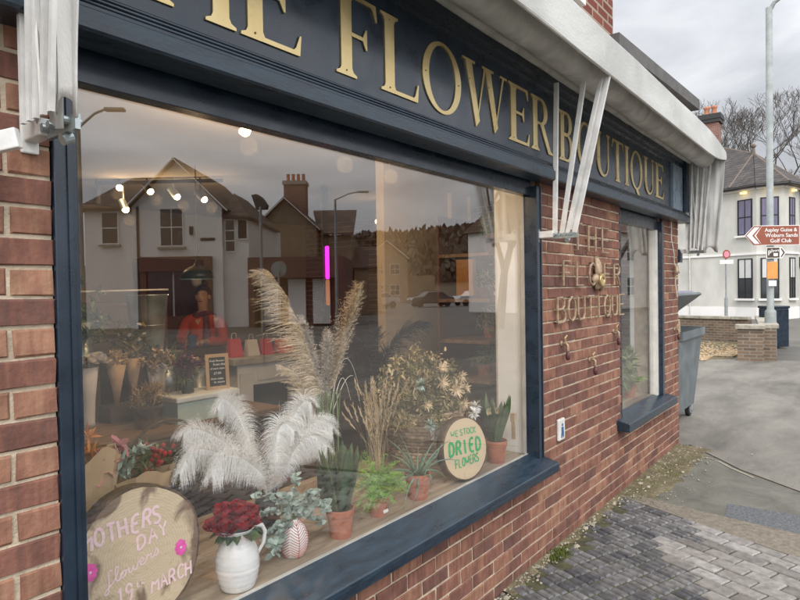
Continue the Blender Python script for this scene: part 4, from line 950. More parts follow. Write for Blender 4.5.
# body: end wall faces -x (towards the camera); tapered: wider at the top
bz0, bz1 = .25, 1.17
def ringz(z, e): return [(-.02-e*.1, .0-e, z), (1.05+e, .0-e, z), (1.05+e, 1.3+e, z), (-.02-e*.1, 1.3+e, z)]
Fc = frame(7.62, .17, 0); bz0 = .15
b = MB(Fc); vs = ringz(bz0, -.03)+ringz(.55, .01)+ringz(bz1-.12, .055)+ringz(bz1-.11, .09)+ringz(bz1, .09)
fs = [(3, 2, 1, 0)]+[(j*4+i, j*4+(i+1) % 4, (j+1)*4+(i+1) % 4, (j+1)*4+i) for j in range(4) for i in range(4)]
b.add(vs, fs); b.build('body', M['binwall'], cb, bevel=.015)
for z, y1 in ((.36, .5), (.50, .5), (.64, .5), (.80, .3), (.88, .3), (.98, .2)):
    b = MB(Fc); b.box(-.05, -.02, .03, y1, z, z+.014); b.build('moulded_rib', M['coping'], cb)
for y in (.10, .22):
    b = MB(Fc); b.box(-.052, -.02, y, y+.012, .72, .86); b.build('moulded_rib', M['coping'], cb)
for y in (-.02, .30):
    b = MB(Fc); b.tube([(-.04, y, 1.08), (-.10, y, 1.09), (-.12, y+.01, 1.05), (-.10, y+.03, .72), (-.08, y+.06, .66), (-.02, y+.07, .66)], .016, 8); b.build('lifting_rail', M['binwall'], cb, smooth=True)
def tilt(b, ang, piv):
    R_ = Matrix.Translation(piv) @ Matrix.Rotation(ang, 4, 'X') @ Matrix.Translation(-Vector(piv))
    Fi = Fc.inverted(); b.v = [tuple(Fc @ (R_ @ (Fi @ Vector(v)))) for v in b.v]; return b
tz = 1.15; pv = (0, .52, tz); an = -.66
b = MB(Fc); n = 20; vs = []
for i in range(n+1):
    a = PI*i/n; yy = .15+.32*math.cos(a); zz_ = tz+.04+.17*math.sin(a)
    for x in (-.06, 1.08): vs.append((x, yy, zz_))
b.add(vs, [(2*i, 2*i+1, 2*i+3, 2*i+2) for i in range(n)]+[tuple(range(0, 2*n+2, 2)), tuple(range(2*n+1, 0, -2))]); tilt(b, an, pv); ld_ = b.build('lid', M['binlid'], cb)
b = MB(Fc); b.box(-.10, 1.12, -.21, .52, tz, tz+.04); tilt(b, an, pv); b.build('lid_rim', M['binwall'], cb, bevel=.008)
b = MB(Fc); b.box(-.08, 1.1, .54, 1.38, tz+.03, tz+.10); b.build('rear_lid', M['binlid'], cb, bevel=.02)
b = MB(Fc); b.prism([(-.066, .05+.075*math.cos(t*PI/8), tz+.12+.045*math.sin(t*PI/8)) for t in range(16)], (.004, 0, 0)); tilt(b, an, pv); b.build('sticker', M['pinkst'], ld_)
b = MB(Fc); b.box(-.01, .6, .1, 1.1, 1.1, 1.30, jit=.02); b.build('cardboard_waste', M['tan'], cb)
for x in (.10, .93):
    for y in (.03, 1.2):
        w = MB(); px, py = 7.62+x, .12+y+.10; w.tube([(px, py-.025, .09), (px, py+.025, .09)], .09, 20); wh = w.build('wheel', M['tyre'], cb)
        w = MB(); w.tube([(px, py-.03, .09), (px, py+.03, .09)], .055, 16); w.build('rim', M['galv'], wh)
        w = MB(); w.box(px-.03, px+.03, py-.045, py-.03, .08, .26); w.box(px-.03, px+.03, py+.03, py+.045, .08, .26); w.build('castor_fork', M['galv'], cb)

# ================================================================== across the road (seen in the window's reflection)
wh = thing('white_house', 'white rendered gabled house with a brown shopfront, reflected in the shop window', 'building', (15.4, -25.5, 0))
F = framem(13.3, -28.3, math.atan2(.789, .614))
b = MB(F); b.box(0, 2.6, 0.6, 8, 0, 5.9); b.prism([(2.6, 0, 0), (6.95, 0, 0), (6.95, 0, 5.9), (4.8, 0, 8.0), (2.6, 0, 5.9)], (0, 8, 0)); b.box(6.95, 8.15, .3, 8, 0, 5.3); b.build('wall', M['render2'], wh)
b = MB(F)
b.obox((2.35, 3.8, 5.72), (4.82, 3.8, 8.13), 8.2, .12); b.obox((7.22, 3.8, 5.65), (4.78, 3.8, 8.13), 8.2, .12)
b.prism([(-.3, .3, 5.8), (2.6, .3, 5.8), (3.6, 3.4, 7.9), (1.2, 3.4, 7.8)], (0, .0, .12)); b.prism([(1.2, 3.4, 7.8), (3.6, 3.4, 7.9), (2.6, 7, 5.8), (-.3, 7, 5.8)], (0, 0, .12)); b.prism([(-.3, .3, 5.8), (1.2, 3.4, 7.8), (-.3, 7, 5.8)], (0, 0, .12))
b.prism([(6.95, .0, 5.3), (8.3, .0, 5.2), (6.95, 2.2, 6.7)], (0, 0, .12)); b.prism([(8.3, .0, 5.2), (8.3, 7.2, 5.2), (6.95, 5.0, 6.7), (6.95, 2.2, 6.7)], (0, 0, .12))
b.build('roof', M['rooftile'], wh)
b = MB(F); b.obox((2.3, -.32, 5.66), (4.83, -.32, 8.12), .05, .22, (0, 1, 0)); b.obox((7.3, -.32, 5.6), (4.77, -.32, 8.12), .05, .22, (0, 1, 0)); b.build('bargeboard', M['white_in'], wh)
window_(wh, F, 4.0, 4.0, 1.05, 1.75, M['white_in'], M['glass_dk'], sill=M['coping'])
window_(wh, F, .9, 4.2, .75, 1.5, M['white_in'], M['glass_dk'], y=.56, sill=M['coping'], bars=(0, 1))
window_(wh, F, 7.05, 3.7, .42, 1.5, M['white_in'], M['glass_dk'], y=.26, bars=(0, 2)); window_(wh, F, 7.65, 4.3, .42, .9, M['white_in'], M['darktrim'], y=.26, bars=(0, 0))
b = MB(F); b.box(3.0, 6.45, -.25, -.002, 2.75, 3.45); b.box(3.0, 3.3, -.15, -.002, 0, 2.75); b.box(6.15, 6.45, -.15, -.002, 0, 2.75); b.box(3.3, 6.15, -.1, -.002, 0, .6); b.build('shopfront', M['poster'], wh)
b = MB(F); b.box(3.3, 4.5, -.05, -.004, .6, 2.75); b.box(4.6, 6.15, -.05, -.004, .6, 2.75); b.build('shop_window', M['glass_dk'], wh)
b = MB(F); b.box(2.85, 2.95, -.08, -.0, 0, 5.9); b.build('drainpipe', M['darktrim'], wh)
b = MB(F); b.box(5.9, 6.6, -.03, -.004, 4.2, 4.34); b.box(5.4, 5.55, -.10, -.004, 4.5, 4.9); b.build('name_plate', M['darktrim'], wh)
sr = thing('shop_row', 'single storey brown shop row with white door panels, reflected right of the white house', 'building', (20, -21, 0))
b = MB(F); b.box(8.2, 12.8, -.2, 5, 2.35, 3.35); b.box(8.2, 8.5, -.2, 5, 0, 2.35); b.box(12.4, 12.8, -.2, 5, 0, 2.35); b.box(8.5, 12.4, .5, 5, 0, 2.35); b.build('wall', M['poster'], sr)
for x in (8.75, 10.0, 11.2): b = MB(F); b.box(x, x+.85, .40, .499, .1, 2.3); b.build('door', M['render2'], sr)
bh = thing('brown_house', 'brown brick gabled house with a four pot chimney, reflected in the shop window', 'building', (27, -29, 0))
F = framem(25.68, -30.42, math.atan2(3.14, 2.46))
b = MB(F); b.prism([(0, 0, 0), (4.0, 0, 0), (4.0, 0, 6.0), (1.95, 0, 7.8), (0, 0, 6.0)], (0, 9, 0)); b.box(-3, 0, 1.5, 8, 0, 5.6); b.box(4.0, 6.2, 1.2, 8, 0, 5.5); b.build('wall', M['brownbrick'], bh)
b = MB(F); b.obox((-.25, 4.3, 5.8), (1.97, 4.3, 7.92), 9.3, .12); b.obox((4.25, 4.3, 5.8), (1.93, 4.3, 7.92), 9.3, .12)
b.prism([(-3.3, 1.1, 5.5), (0, 1.1, 5.5), (0.6, 4.6, 7.2), (-3.3, 4.6, 7.2)], (0, 0, .12)); b.prism([(4.0, .9, 5.5), (6.4, .9, 5.5), (6.4, 4.4, 7.5), (3.2, 4.4, 7.5)], (0, 0, .12)); b.build('roof', M['rooftile'], bh)
b = MB(F); b.obox((-.3, -.33, 5.72), (1.98, -.33, 7.9), .05, .2, (0, 1, 0)); b.obox((4.3, -.33, 5.72), (1.92, -.33, 7.9), .05, .2, (0, 1, 0)); b.build('bargeboard', M['render2'], bh)
b = MB(F); b.box(1.5, 3.0, 2.0, 3.2, 6.8, 9.15); o = b.build('chimney', M['chimbrick'], bh); b = MB(F); b.box(1.42, 3.08, 1.92, 3.28, 9.15, 9.4); b.build('chimney_cap', M['coping'], o)
for i in range(4):
    b = MB(F); b.lathe([(.13, 0), (.11, .5), (.14, .55)], (1.72+.36*i, 2.6, 9.4), 8); b.build('chimney_pot', M['claypot'], o)
lowr = thing('house_extension', 'low tiled extension right of the reflected brown house', 'building', (32, -25, 0))
b = MB(F); b.box(6.3, 8, 2, 8, 0, 3.2); b.build('wall', M['brownbrick'], lowr); b = MB(F); b.prism([(6.2, 1.8, 3.2), (8.2, 1.8, 3.2), (8.2, 5, 4.8), (6.2, 5, 4.8)], (0, 0, .12)); b.build('roof', M['rooftile'], lowr)

def street_lamp(x, y, h, arm, label):
    o = thing('street_lamp', label, 'street lamp', (x, y, 0), 'street lamps across the road')
    b = MB(); b.tube([(x, y, 0), (x, y, 1.2), (x, y, h)], [.08, .07, .045], 8); b.build('post', M['galvpost'], o)
    ax, ay, az = arm; b = MB(); b.tube([(x, y, h-.02), (x+ax*.6, y+ay*.6, h+az*.75), (x+ax, y+ay, h+az)], .03, 6); b.build('arm', M['galvpost'], o)
    b = MB(); d = Vector((ax, ay, 0)).normalized(); p = Vector((x+ax, y+ay, h+az)); b.obox(p, p+d*.45, .2, .07); b.build('lantern', M['galvpost'], o, bevel=.02)
street_lamp(6.49, -12.75, 5.62, (.42, .42, .42), 'slim street lamp across the road, reflected at the left end of the window')
street_lamp(18.1, -15.76, 5.5, (.62, .72, .3), 'slim street lamp with a long arm, reflected beside the brown house')
ts = thing('traffic_mirror', 'round backed traffic mirror on a pole, reflected in front of the brown house', 'mirror', (9.05, -9.4, 0))
b = MB(); b.tube([(9.05, -9.4, 0), (9.05, -9.4, 3.7)], .035, 8); b.build('pole', M['galvpost'], ts)
Fm = framem(9.0, -9.45, math.atan2(.789, .614)+.3); b = MB(Fm)
vs = [(-.16, 0, 3.98), (-.02, -.02, 3.99), (.12, -.02, 3.90), (.24, 0, 3.72), (.21, .02, 3.63), (-.05, .02, 3.63)]
b.prism([Vector(v) for v in vs], (0, .12, 0)); b.build('hood', M['darktrim'], ts, bevel=.01)
rsn = thing('road_sign', 'small round backed road sign, reflected in front of the brown shop row', 'road sign', (14, -14.6, 0))
b = MB(); b.tube([(14, -14.6, 0), (14, -14.6, 2.4)], .03, 6); b.build('pole', M['galvpost'], rsn); Fm = framem(14, -14.6, math.atan2(.789, .614)); b = MB(Fm); b.prism([(.28*math.cos(i*PI/10), .04, 2.5+.28*math.sin(i*PI/10)) for i in range(20)], (0, .02, 0)); b.build('disc', M['galvpost'], rsn)
fh = thing('far_house', 'pale gabled house far down the road, reflected below the wooded hill', 'building', (58.5, -45, 0))
F = framem(56.3, -47.5, math.atan2(.789, .614)); b = MB(F); b.prism([(0, 0, 0), (5, 0, 0), (5, 0, 5.6), (2.5, 0, 7.6), (0, 0, 5.6)], (0, 8, 0)); b.box(5, 8.5, 2, 8, 0, 3.4); b.build('wall', M['brownbrick'], fh)
b = MB(F); b.obox((-.3, 4, 5.4), (2.53, 4, 7.75), 8.6, .15); b.obox((5.3, 4, 5.4), (2.47, 4, 7.75), 8.6, .15); b.build('roof', M['rooftile'], fh)
b = MB(F); b.obox((-.3, -.33, 5.4), (2.53, -.33, 7.75), .08, .25, (0, 1, 0)); b.obox((5.3, -.33, 5.4), (2.47, -.33, 7.75), .08, .25, (0, 1, 0)); b.build('bargeboard', M['white_in'], fh)
for x in (.9, 2.9): window_(fh, F, x, 3.6, 1.1, 1.2, M['white_in'], M['glass_dk']); window_(fh, F, x, 1.0, 1.1, 1.2, M['white_in'], M['glass_dk'])
def car(x, y, ang, m, label):
    o = thing('parked_car', label, 'car', (x, y, 0), 'cars parked down the road'); F = frame(x, y, ang)
    sec = [(-2.1, .35), (-2.1, .75), (-1.9, .95), (-1.0, 1.0), (-.5, 1.42), (.9, 1.45), (1.55, .98), (2.05, .9), (2.15, .6), (2.1, .35)]
    b = MB(F); b.prism([(a, -.85, z) for a, z in sec], (0, 1.7, 0)); b.build('body', m, o, bevel=.08)
    b = MB(F); b.prism([(a, -.86, z) for a, z in [(-.92, 1.0), (-.45, 1.36), (.85, 1.39), (1.35, 1.0)]], (0, 1.72, 0)); b.build('side_windows', M['glass_dk'], o)
    for a in (-1.35, 1.35):
        for s_ in (-1, 1):
            b = MB(F); b.tube([(a, s_*.72, .32), (a, s_*.88, .32)], .32, 14); b.build('wheel', M['tyre'], o)
    for s_ in (-1, 1): b = MB(F); b.box(-2.13, -2.09, s_*.6-.15, s_*.6+.15, .66, .8); b.build('headlight', M['signwhite'], o)
car(42, -34, .5, M['car1'], 'silver car parked farthest left down the reflected road'); car(46.5, -31, .6, M['car2'], 'dark car parked between two silver cars down the reflected road'); car(51, -29, .5, M['car1'], 'silver car parked nearest the hill end of the reflected road')
# wooded hill
b = MB(); nx, ny = 90, 50; vs = []
for j in range(ny+1):
    for i in range(nx+1):
        a = math.radians(-78+78*i/nx); d = 75+300*j/ny
        x, y = d*math.cos(a)*1.0+10, d*math.sin(a)
        hgt = 22.5*min(1, max(0, (d-85)/95))**1.2 * (.42+.58*min(1, max(0, (i/nx)*1.9-.35))) + 3.0*noise.noise(Vector((x*.02, y*.02, 1)))
        vs.append((x, y, max(-.35, hgt*(1 if i < nx-4 else .0) - .3)))
b.add(vs, [(j*(nx+1)+i, j*(nx+1)+i+1, (j+1)*(nx+1)+i+1, (j+1)*(nx+1)+i) for j in range(ny) for i in range(nx)])
struct(b.build('hill', M['hill'], smooth=True))
b = MB(); rnd = random.Random(8)
for k in range(2600):
    a = math.radians(-62+rnd.uniform(0, 52)); d = rnd.uniform(105, 205); x, y = d*math.cos(a)+10, d*math.sin(a); i = (math.degrees(a)+78)/78
    hgt = 22.5*min(1, max(0, (d-85)/95))**1.2*(.42+.58*min(1, max(0, i*1.9-.35)))+3.0*noise.noise(Vector((x*.02, y*.02, 1)))
    th = rnd.uniform(2.0, 4.5); b.cur = rnd.random(); r_ = rnd.random()
    for q in range(11):
        c = Vector((x+rnd.gauss(0, 1.0), y+rnd.gauss(0, 1.0), hgt+rnd.uniform(.1, .7)*th)); b.leaf(c, (rnd.gauss(0, .6), rnd.gauss(0, .6), 1), (rnd.uniform(-1, 1), rnd.uniform(-1, 1), .1), th*rnd.uniform(.3, .6), th*.3, 0, 2, r=r_)
tag(b.build('woodland', M['hill']), 'brown winter woodland covering the hill beyond the road', 'wood', kind='stuff')
for i, (x, y, h, lab) in enumerate(((22.4, -10.5, 11, 'large bare tree reflected in the right end of the shop window'), (26, -7.0, 10, 'bare tree down the road, reflected in the small window'))):
    bare_tree('bare_tree', lab, (x, y, 0), h, 1.0, 20+i, 'bare trees along the road', 5, .22)
b = MB(frame(40, -9, .3)); tc_ = thing('terrace', 'pale terraced houses down the road on the far side', 'building', (45, -9, 0))
F = frame(36, -14, math.radians(8)); b = MB(F); b.box(0, 26, -7, 0, 0, 5.6); b.build('wall', M['render2'], tc_); b = MB(F); b.prism([(-.3, .3, 5.6), (-.3, -3.5, 8), (-.3, -7.3, 5.6)], (26.6, 0, 0)); b.build('roof', M['rooftile'], tc_)
for i in range(6):
    F2 = F @ frame(2.2+4.2*i, 0.0, PI); 
    for z in (1, 3.6): window_(tc_, F2, -.5, z, 1.1, 1.3, M['white_in'], M['glass_dk'])
# ================================================================== window display (stands on the board, top z = .662)
ZB = .662
def pot(parent, x, y, z, r, h, name='pot', m=None, rim=.12):
    b = MB(); b.lathe([(r*.72, 0), (r*.74, .004), (r*.92, h*(1-rim*1.9)), (r, h*(1-rim*1.8)), (r, h), (r*.93, h), (r*.9, h*.86), (0, h*.86)], (x, y, z), 28)
    o = b.build(name, m or M['terra'], parent, smooth=True, bevel=.0)
    o.data.set_sharp_from_angle(angle=math.radians(35))
    b = MB(); b.lathe([(r*.9, 0), (0, .006)], (x, y, z+h*.88), 16); b.build('soil', M['soil'], parent); return o
def snake(parent, x, y, z, n, h, spread, seed):
    rnd = random.Random(seed); b = MB()
    for i in range(n):
        a = 2*PI*i/n+rnd.uniform(-.5, .5); r0_ = spread*.35*rnd.random()+.005; hh = h*rnd.uniform(.6, 1.0); lean = rnd.uniform(.10, .38)
        p = Vector((x+r0_*math.cos(a), y+r0_*math.sin(a), z)); d = Vector((math.cos(a)*lean, math.sin(a)*lean, 1)).normalized()
        sd = Vector((math.cos(a+PI/2+rnd.uniform(-.5, .5)), math.sin(a+PI/2), 0)); n_ = 9; vs = []; w0 = rnd.uniform(.019, .027); tw = rnd.uniform(-.6, .6)
        for k in range(n_+1):
            t = k/n_; w = w0*(.65+.9*t-.1*t*t)*(1 if t < .6 else max(.02, 1-((t-.6)/.4)**1.5)); q = p+d*hh*t+Vector((math.cos(a), math.sin(a), 0))*lean*.25*hh*t*t
            s2_ = Matrix.Rotation(tw*t, 3, 'Z') @ sd; nn = s2_.cross(d).normalized()
            vs += [q-s2_*w+nn*w*.35, q, q+s2_*w+nn*w*.35]
        b.add(vs, [f for k in range(n_) for f in ((k*3, k*3+1, k*3+4, k*3+3), (k*3+1, k*3+2, k*3+5, k*3+4))], rnd.random())
    o = b.build('leaves', M['snake'], parent, smooth=True); md = o.modifiers.new('t', 'SOLIDIFY'); md.thickness = .0025
o = thing('snake_plant', 'snake plant in a terracotta pot between the striped vase and the small fern', 'plant', (1.87, .16, ZB), 'snake plants on the window board')
pot(o, 1.87, .165, ZB, .062, .125); snake(o, 1.87, .165, ZB+.105, 15, .31, .09, 1)
o = thing('snake_plant', 'snake plant in a terracotta pot beside the right post, behind the green lettered log slice', 'plant', (3.25, .16, ZB), 'snake plants on the window board')
pot(o, 3.24, .16, ZB, .068, .135); snake(o, 3.24, .16, ZB+.115, 13, .33, .08, 4)
b = MB(); b.box(3.335, 3.343, .08, .105, .79, .93); b.box(3.325, 3.353, .078, .107, .90, .95); b.build('plant_label', M['straw'], o)

# small fern
o = thing('fern', 'feathery bright green fern spilling out of a small terracotta pot', 'plant', (2.14, .18, ZB))
pot(o, 2.15, .19, ZB, .052, .095)
rnd = random.Random(7); b = MB()
for i in range(105):
    a = rnd.uniform(0, 2*PI); L_ = rnd.uniform(.10, .24); up = rnd.uniform(.5, 2.6); out = Vector((math.cos(a)*.62, math.sin(a)*.5-.12, 0)); p = Vector((2.15, .19, ZB+.09)); v = (out+Vector((0, 0, up))).normalized(); pts = [p]
    for k in range(8): v = (v+Vector((0, 0, -.22))).normalized(); p = p+v*L_/8; p.y = max(p.y, .085); pts.append(p.copy())
    b.strand(pts, .0018, r=.3)
    for k in range(1, 9):
        for q in range(16):
            d = Vector((rnd.gauss(0, 1), rnd.gauss(0, 1), rnd.gauss(0, 1))).normalized(); c = pts[k].lerp(pts[k-1], rnd.random()); e = c+d*rnd.uniform(.008, .022); e.y = max(e.y, .078)
            b.strand([c, e], .0021, r=rnd.random())
b.build('fronds', M['fern'], o)
b = MB(); b.add([(2.13, .137, .685), (2.165, .137, .685), (2.165, .139, .70), (2.13, .139, .70)], [(0, 1, 2, 3)]); b.build('price_label', M['signwhite'], o)

# aloe
o = thing('aloe', 'spiky aloe in a terracotta pot with long arching leaves', 'plant', (2.45, .17, ZB))
pot(o, 2.45, .175, ZB, .068, .13)
rnd = random.Random(5); b = MB()
for i in range(30):
    a = 2*PI*i/30*3.1+rnd.uniform(-.3, .3); L_ = rnd.uniform(.14, .27); up = rnd.uniform(.25, 2.0)
    d = Vector((math.cos(a), math.sin(a)*.6, up)).normalized(); pts = [Vector((2.45+.012*math.cos(a), .175+.012*math.sin(a), ZB+.115))]; v = d.copy()
    for k in range(8): v = (v+Vector((0, 0, -.13*(1.6-up*.5)))).normalized(); q = pts[-1]+v*L_/8; q.y = max(q.y, .09); pts.append(q)
    b.tube(pts, [.0085*(1-.93*(k/8)**.9) for k in range(9)], 5, r=rnd.random())
b.build('leaves', M['aloe'], o, smooth=True)

# jug with roses
o = thing('jug', 'white ribbed ceramic jug with a curved handle holding red roses', 'jug', (1.325, .155, ZB))
b = MB(); prof = [(.052, 0), (.060, .004), (.070, .03), (.078, .07), (.078, .095), (.070, .13), (.058, .158), (.052, .172), (.056, .188), (.064, .2)]
pr = []
for i in range(len(prof)-1):
    for k in range(5):
        t = k/5; r_ = prof[i][0]*(1-t)+prof[i+1][0]*t; z = prof[i][1]*(1-t)+prof[i+1][1]*t; pr.append((r_+(.0016*math.sin(z*2*PI/.0135) if .02 < z < .165 else 0), z))
pr += [(.064, .2), (.060, .2), (.052, .18), (.046, .15), (0, .14)]
pr = [(r_, z*1.09) for r_, z in pr]; b.lathe(pr, (1.325, .155, ZB), 40)
nv = []
for x, y, z in b.v:                        # pull the rim out into a spout on the left
    t = max(0, (z-ZB-.175)/.043); dx = x-1.325
    if dx < -.03 and t > 0: x -= .022*t*max(0, 1-abs(y-.155)/.04); z += .006*t*max(0, 1-abs(y-.155)/.04)
    nv.append((x, y, z))
b.v = nv; b.build('body', M['ceramic'], o, smooth=True)
b = MB(); b.tube([(1.375, .15, ZB+.185), (1.395, .145, ZB+.20), (1.425, .14, ZB+.197), (1.44, .14, ZB+.17), (1.432, .14, ZB+.13), (1.41, .145, ZB+.10), (1.395, .15, ZB+.085)], [.009, .009, .0085, .008, .0075, .007, .008], 10); b.build('handle', M['ceramic'], o, smooth=True)
def rose(mb, c, r, rnd):
    c = Vector(c); ax = Vector((rnd.uniform(-.4, .4), -.45+rnd.uniform(-.3, .3), 1)).normalized(); s1 = ax.orthogonal().normalized(); s2_ = ax.cross(s1)
    for ly, n, rr, op in ((0, 3, .22, .95), (1, 4, .42, .85), (2, 5, .66, .6), (3, 6, .92, .28), (4, 7, 1.06, .0)):
        for i in range(n):
            a = 2*PI*i/n+ly*.7+rnd.uniform(-.15, .15); wd = 2.2*PI/n*1.0; vs = []
            for u_ in range(6):
                aa = a+wd*(u_/5-.5)
                for v_ in range(5):
                    t = v_/4; rad = r*rr*(.45+.62*math.sin(t*PI*.5))*(1+.12*max(0, t-.7)*4*(1-abs(u_/5-.5)*2)); hh = r*(-.5+1.05*t*(.5+.5*op)+.25*op*t); edge = -.10*r*t*(abs(u_/5-.5)*2)**2
                    vs.append(c+(s1*math.cos(aa)+s2_*math.sin(aa))*rad+ax*(hh+edge))
            mb.add(vs, [(u_*5+v_, u_*5+v_+1, (u_+1)*5+v_+1, (u_+1)*5+v_) for u_ in range(5) for v_ in range(4)], rnd.random())
ro = thing('roses', 'bunch of open deep red roses filling the white jug', 'flowers', (1.325, .155, ZB+.2))
rnd = random.Random(3)
for x, y, z, r in ((1.265, .14, .888, .030), (1.318, .115, .893, .032), (1.372, .135, .893, .031), (1.288, .175, .912, .031), (1.343, .17, .918, .031), (1.395, .175, .900, .029), (1.248, .185, .895, .027), (1.315, .215, .918, .030), (1.37, .215, .913, .030)):
    b = MB(); rose(b, (x, y, z+.012), r*1.12, rnd); b.build('rose', M['rose'], ro, smooth=True)
b = MB()
for i in range(26):
    a = rnd.uniform(0, 2*PI); b.leaf((1.325+.04*math.cos(a), .155+.04*math.sin(a), .865), (math.cos(a), math.sin(a), .25), (0, 0, 1), .06, .03, .8, 4, .1, r=rnd.random())
b.build('leaves', M['snake'], ro)

# striped leaf vase with eucalyptus
o = thing('vase', 'egg shaped white vase with a red herringbone leaf pattern', 'vase', (1.62, .19, ZB))
vx, vy = 1.62, .185
prof = [(.030, 0), (.042, .004), (.054, .03), (.060, .06), (.057, .09), (.044, .12), (.026, .142), (.018, .15), (.016, .15), (.02, .13), (0, .12)]
b = MB(); b.lathe(prof, (vx, vy, ZB), 36); b.build('body', M['ceramic'], o, smooth=True)
def vr(z):
    for i in range(7):
        if prof[i][1] <= z <= prof[i+1][1]: t = (z-prof[i][1])/(prof[i+1][1]-prof[i][1]); return prof[i][0]*(1-t)+prof[i+1][0]*t
    return .02
b = MB()
for seg in range(5):
    a0 = 2*PI*seg/5-PI/2-.35
    def sp(a, z): r_ = vr(max(.002, min(.145, z)))+.0006; return (vx+r_*math.cos(a), vy+r_*math.sin(a), ZB+z)
    b.tube([sp(a0, .004+.14*k/10) for k in range(11)], .0012, 5)
    for k in range(13):
        z = .004+k*.0105
        for s_ in (-1, 1):
            b.tube([sp(a0+s_*.6*t, z+.022*t) for t in (0, .33, .66, 1)], .0014, 5)
b.build('painted_pattern', mat('red glaze', (.45, .1, .06), .4), o)
eu = thing('eucalyptus', 'silvery green eucalyptus sprays arching out of the striped vase', 'foliage', (vx, vy, ZB+.15))
rnd = random.Random(12); b, st = MB(), MB()
dirs = [(-.9, -.1, .55), (-.6, .2, .9), (-.25, -.1, 1.2), (.15, .1, 1.3), (.5, 0, 1.0), (.85, -.05, .75), (1.15, -.1, .5), (-1.0, -.15, .1), (-.7, -.25, .25), (.3, -.3, .8), (.6, .2, .7), (-.3, .3, 1.0), (.0, -.3, .9), (.9, .15, .9)]
for d in dirs:
    L_ = rnd.uniform(.15, .21); v = Vector(d).normalized(); p = Vector((vx, vy, ZB+.145)); pts = [p]
    for k in range(9): v = (v+Vector((0, 0, -.17))).normalized(); p = p+v*L_/9; p.y = max(.085, p.y); pts.append(p.copy())
    st.tube(pts, .0018, 4)
    for k in range(2, 10):
        for q in range(4):
            a = rnd.uniform(0, 2*PI); dd = Vector((math.cos(a), math.sin(a)*.8, rnd.uniform(-.3, .9))).normalized(); c = pts[k].copy(); c2 = Vector((rnd.uniform(-1, 1), rnd.uniform(-1, 1), rnd.uniform(-.2, 1))).normalized()
            b.leaf(c, dd, c2, rnd.uniform(.022, .036), rnd.uniform(.020, .030), rnd.uniform(-.2, .5), 4, .12, .35, r=rnd.random())
st.build('stems', M['greenstem'], eu); b.build('leaves', M['euc'], eu, smooth=True)

# ostrich feathers
def feather(parent, pts, wide, rnd, side, n=330):
    wide *= 1.1
    """pts: control points of the quill; barbs hang to both sides and droop"""
    P = [Vector(p) for p in pts]; m = len(P)-1
    def at(t):
        f = t*m; i = min(m-1, int(f)); u_ = f-i; p0 = P[max(0, i-1)]; p1 = P[i]; p2 = P[i+1]; p3 = P[min(m, i+2)]
        return .5*((2*p1)+(p2-p0)*u_+(2*p0-5*p1+4*p2-p3)*u_*u_+(3*p1-p0-3*p2+p3)*u_**3)
    q = MB(); q.tube([at(i/16) for i in range(17)], [.0022*(1-.75*i/16) for i in range(17)], 5); f = MB()
    for i in range(n):
        t = .08+.92*(i/n); c = at(t); tan = (at(min(1, t+.02))-at(t-.02)).normalized()
        prof_ = min(1, t*2.2)*(1 if t < .85 else 1-.35*(t-.85)/.15)
        for s_ in (-1, 1):
            for rep in range(2):
                L_ = wide*prof_*rnd.uniform(.55, 1.05); sd = (tan.cross(Vector((0, -1, 0))).normalized()*s_+Vector((0, rnd.uniform(-.45, .45), 0))).normalized(); v = (sd*.9+tan*.55).normalized(); p = c.copy(); cp = [p.copy()]
                for k in range(5): v = (v+Vector((rnd.uniform(-.12, .12), rnd.uniform(-.12, .12), -.42))).normalized(); p = p+v*L_/5; p.y = max(.09, p.y); cp.append(p.copy())
                f.strand(cp, .0023, tan, r=rnd.random())
                if rep == 0:
                    for k in (1, 2, 3, 4):
                        e = Vector((rnd.gauss(0, 1), rnd.gauss(0, 1), rnd.gauss(-.4, 1))).normalized()*rnd.uniform(.005, .012); f.strand([cp[k], cp[k]+e], .0014, r=rnd.random())
    o = f.build('feather', M['feather'], parent); q.build('quill', M['rachis'], o)
fe = thing('feather_bunch', 'bunch of fluffy white ostrich feathers fanning out above the roses', 'feathers', (1.75, .5, ZB))
rnd = random.Random(21); base = (1.72, .47, .80)
feather(fe, [base, (1.66, .46, .97), (1.60, .45, 1.13), (1.53, .43, 1.25), (1.455, .40, 1.30), (1.41, .38, 1.275)], .085, rnd, 1)
feather(fe, [base, (1.62, .45, .98), (1.50, .44, 1.10), (1.40, .43, 1.17), (1.33, .42, 1.20), (1.28, .41, 1.195)], .085, rnd, 1)
feather(fe, [base, (1.60, .42, .96), (1.47, .40, 1.06), (1.36, .38, 1.12), (1.28, .36, 1.13), (1.215, .34, 1.07)], .10, rnd, 1)
feather(fe, [base, (1.64, .38, .93), (1.55, .35, 1.02), (1.46, .33, 1.08), (1.38, .32, 1.09), (1.33, .31, 1.04)], .105, rnd, 1)
feather(fe, [base, (1.77, .46, .97), (1.82, .45, 1.09), (1.87, .44, 1.17), (1.92, .43, 1.215), (1.95, .42, 1.205)], .085, rnd, 1)
feather(fe, [base, (1.80, .44, .95), (1.88, .43, 1.05), (1.95, .42, 1.10), (2.02, .41, 1.11), (2.07, .40, 1.06)], .10, rnd, 1)
feather(fe, [base, (1.76, .40, .93), (1.81, .38, 1.02), (1.87, .37, 1.06), (1.93, .36, 1.06), (1.98, .35, 1.0)], .11, rnd, 1)
feather(fe, [base, (1.70, .38, .95), (1.69, .37, 1.05), (1.71, .37, 1.13), (1.75, .37, 1.15), (1.79, .36, 1.11)], .10, rnd, 1)
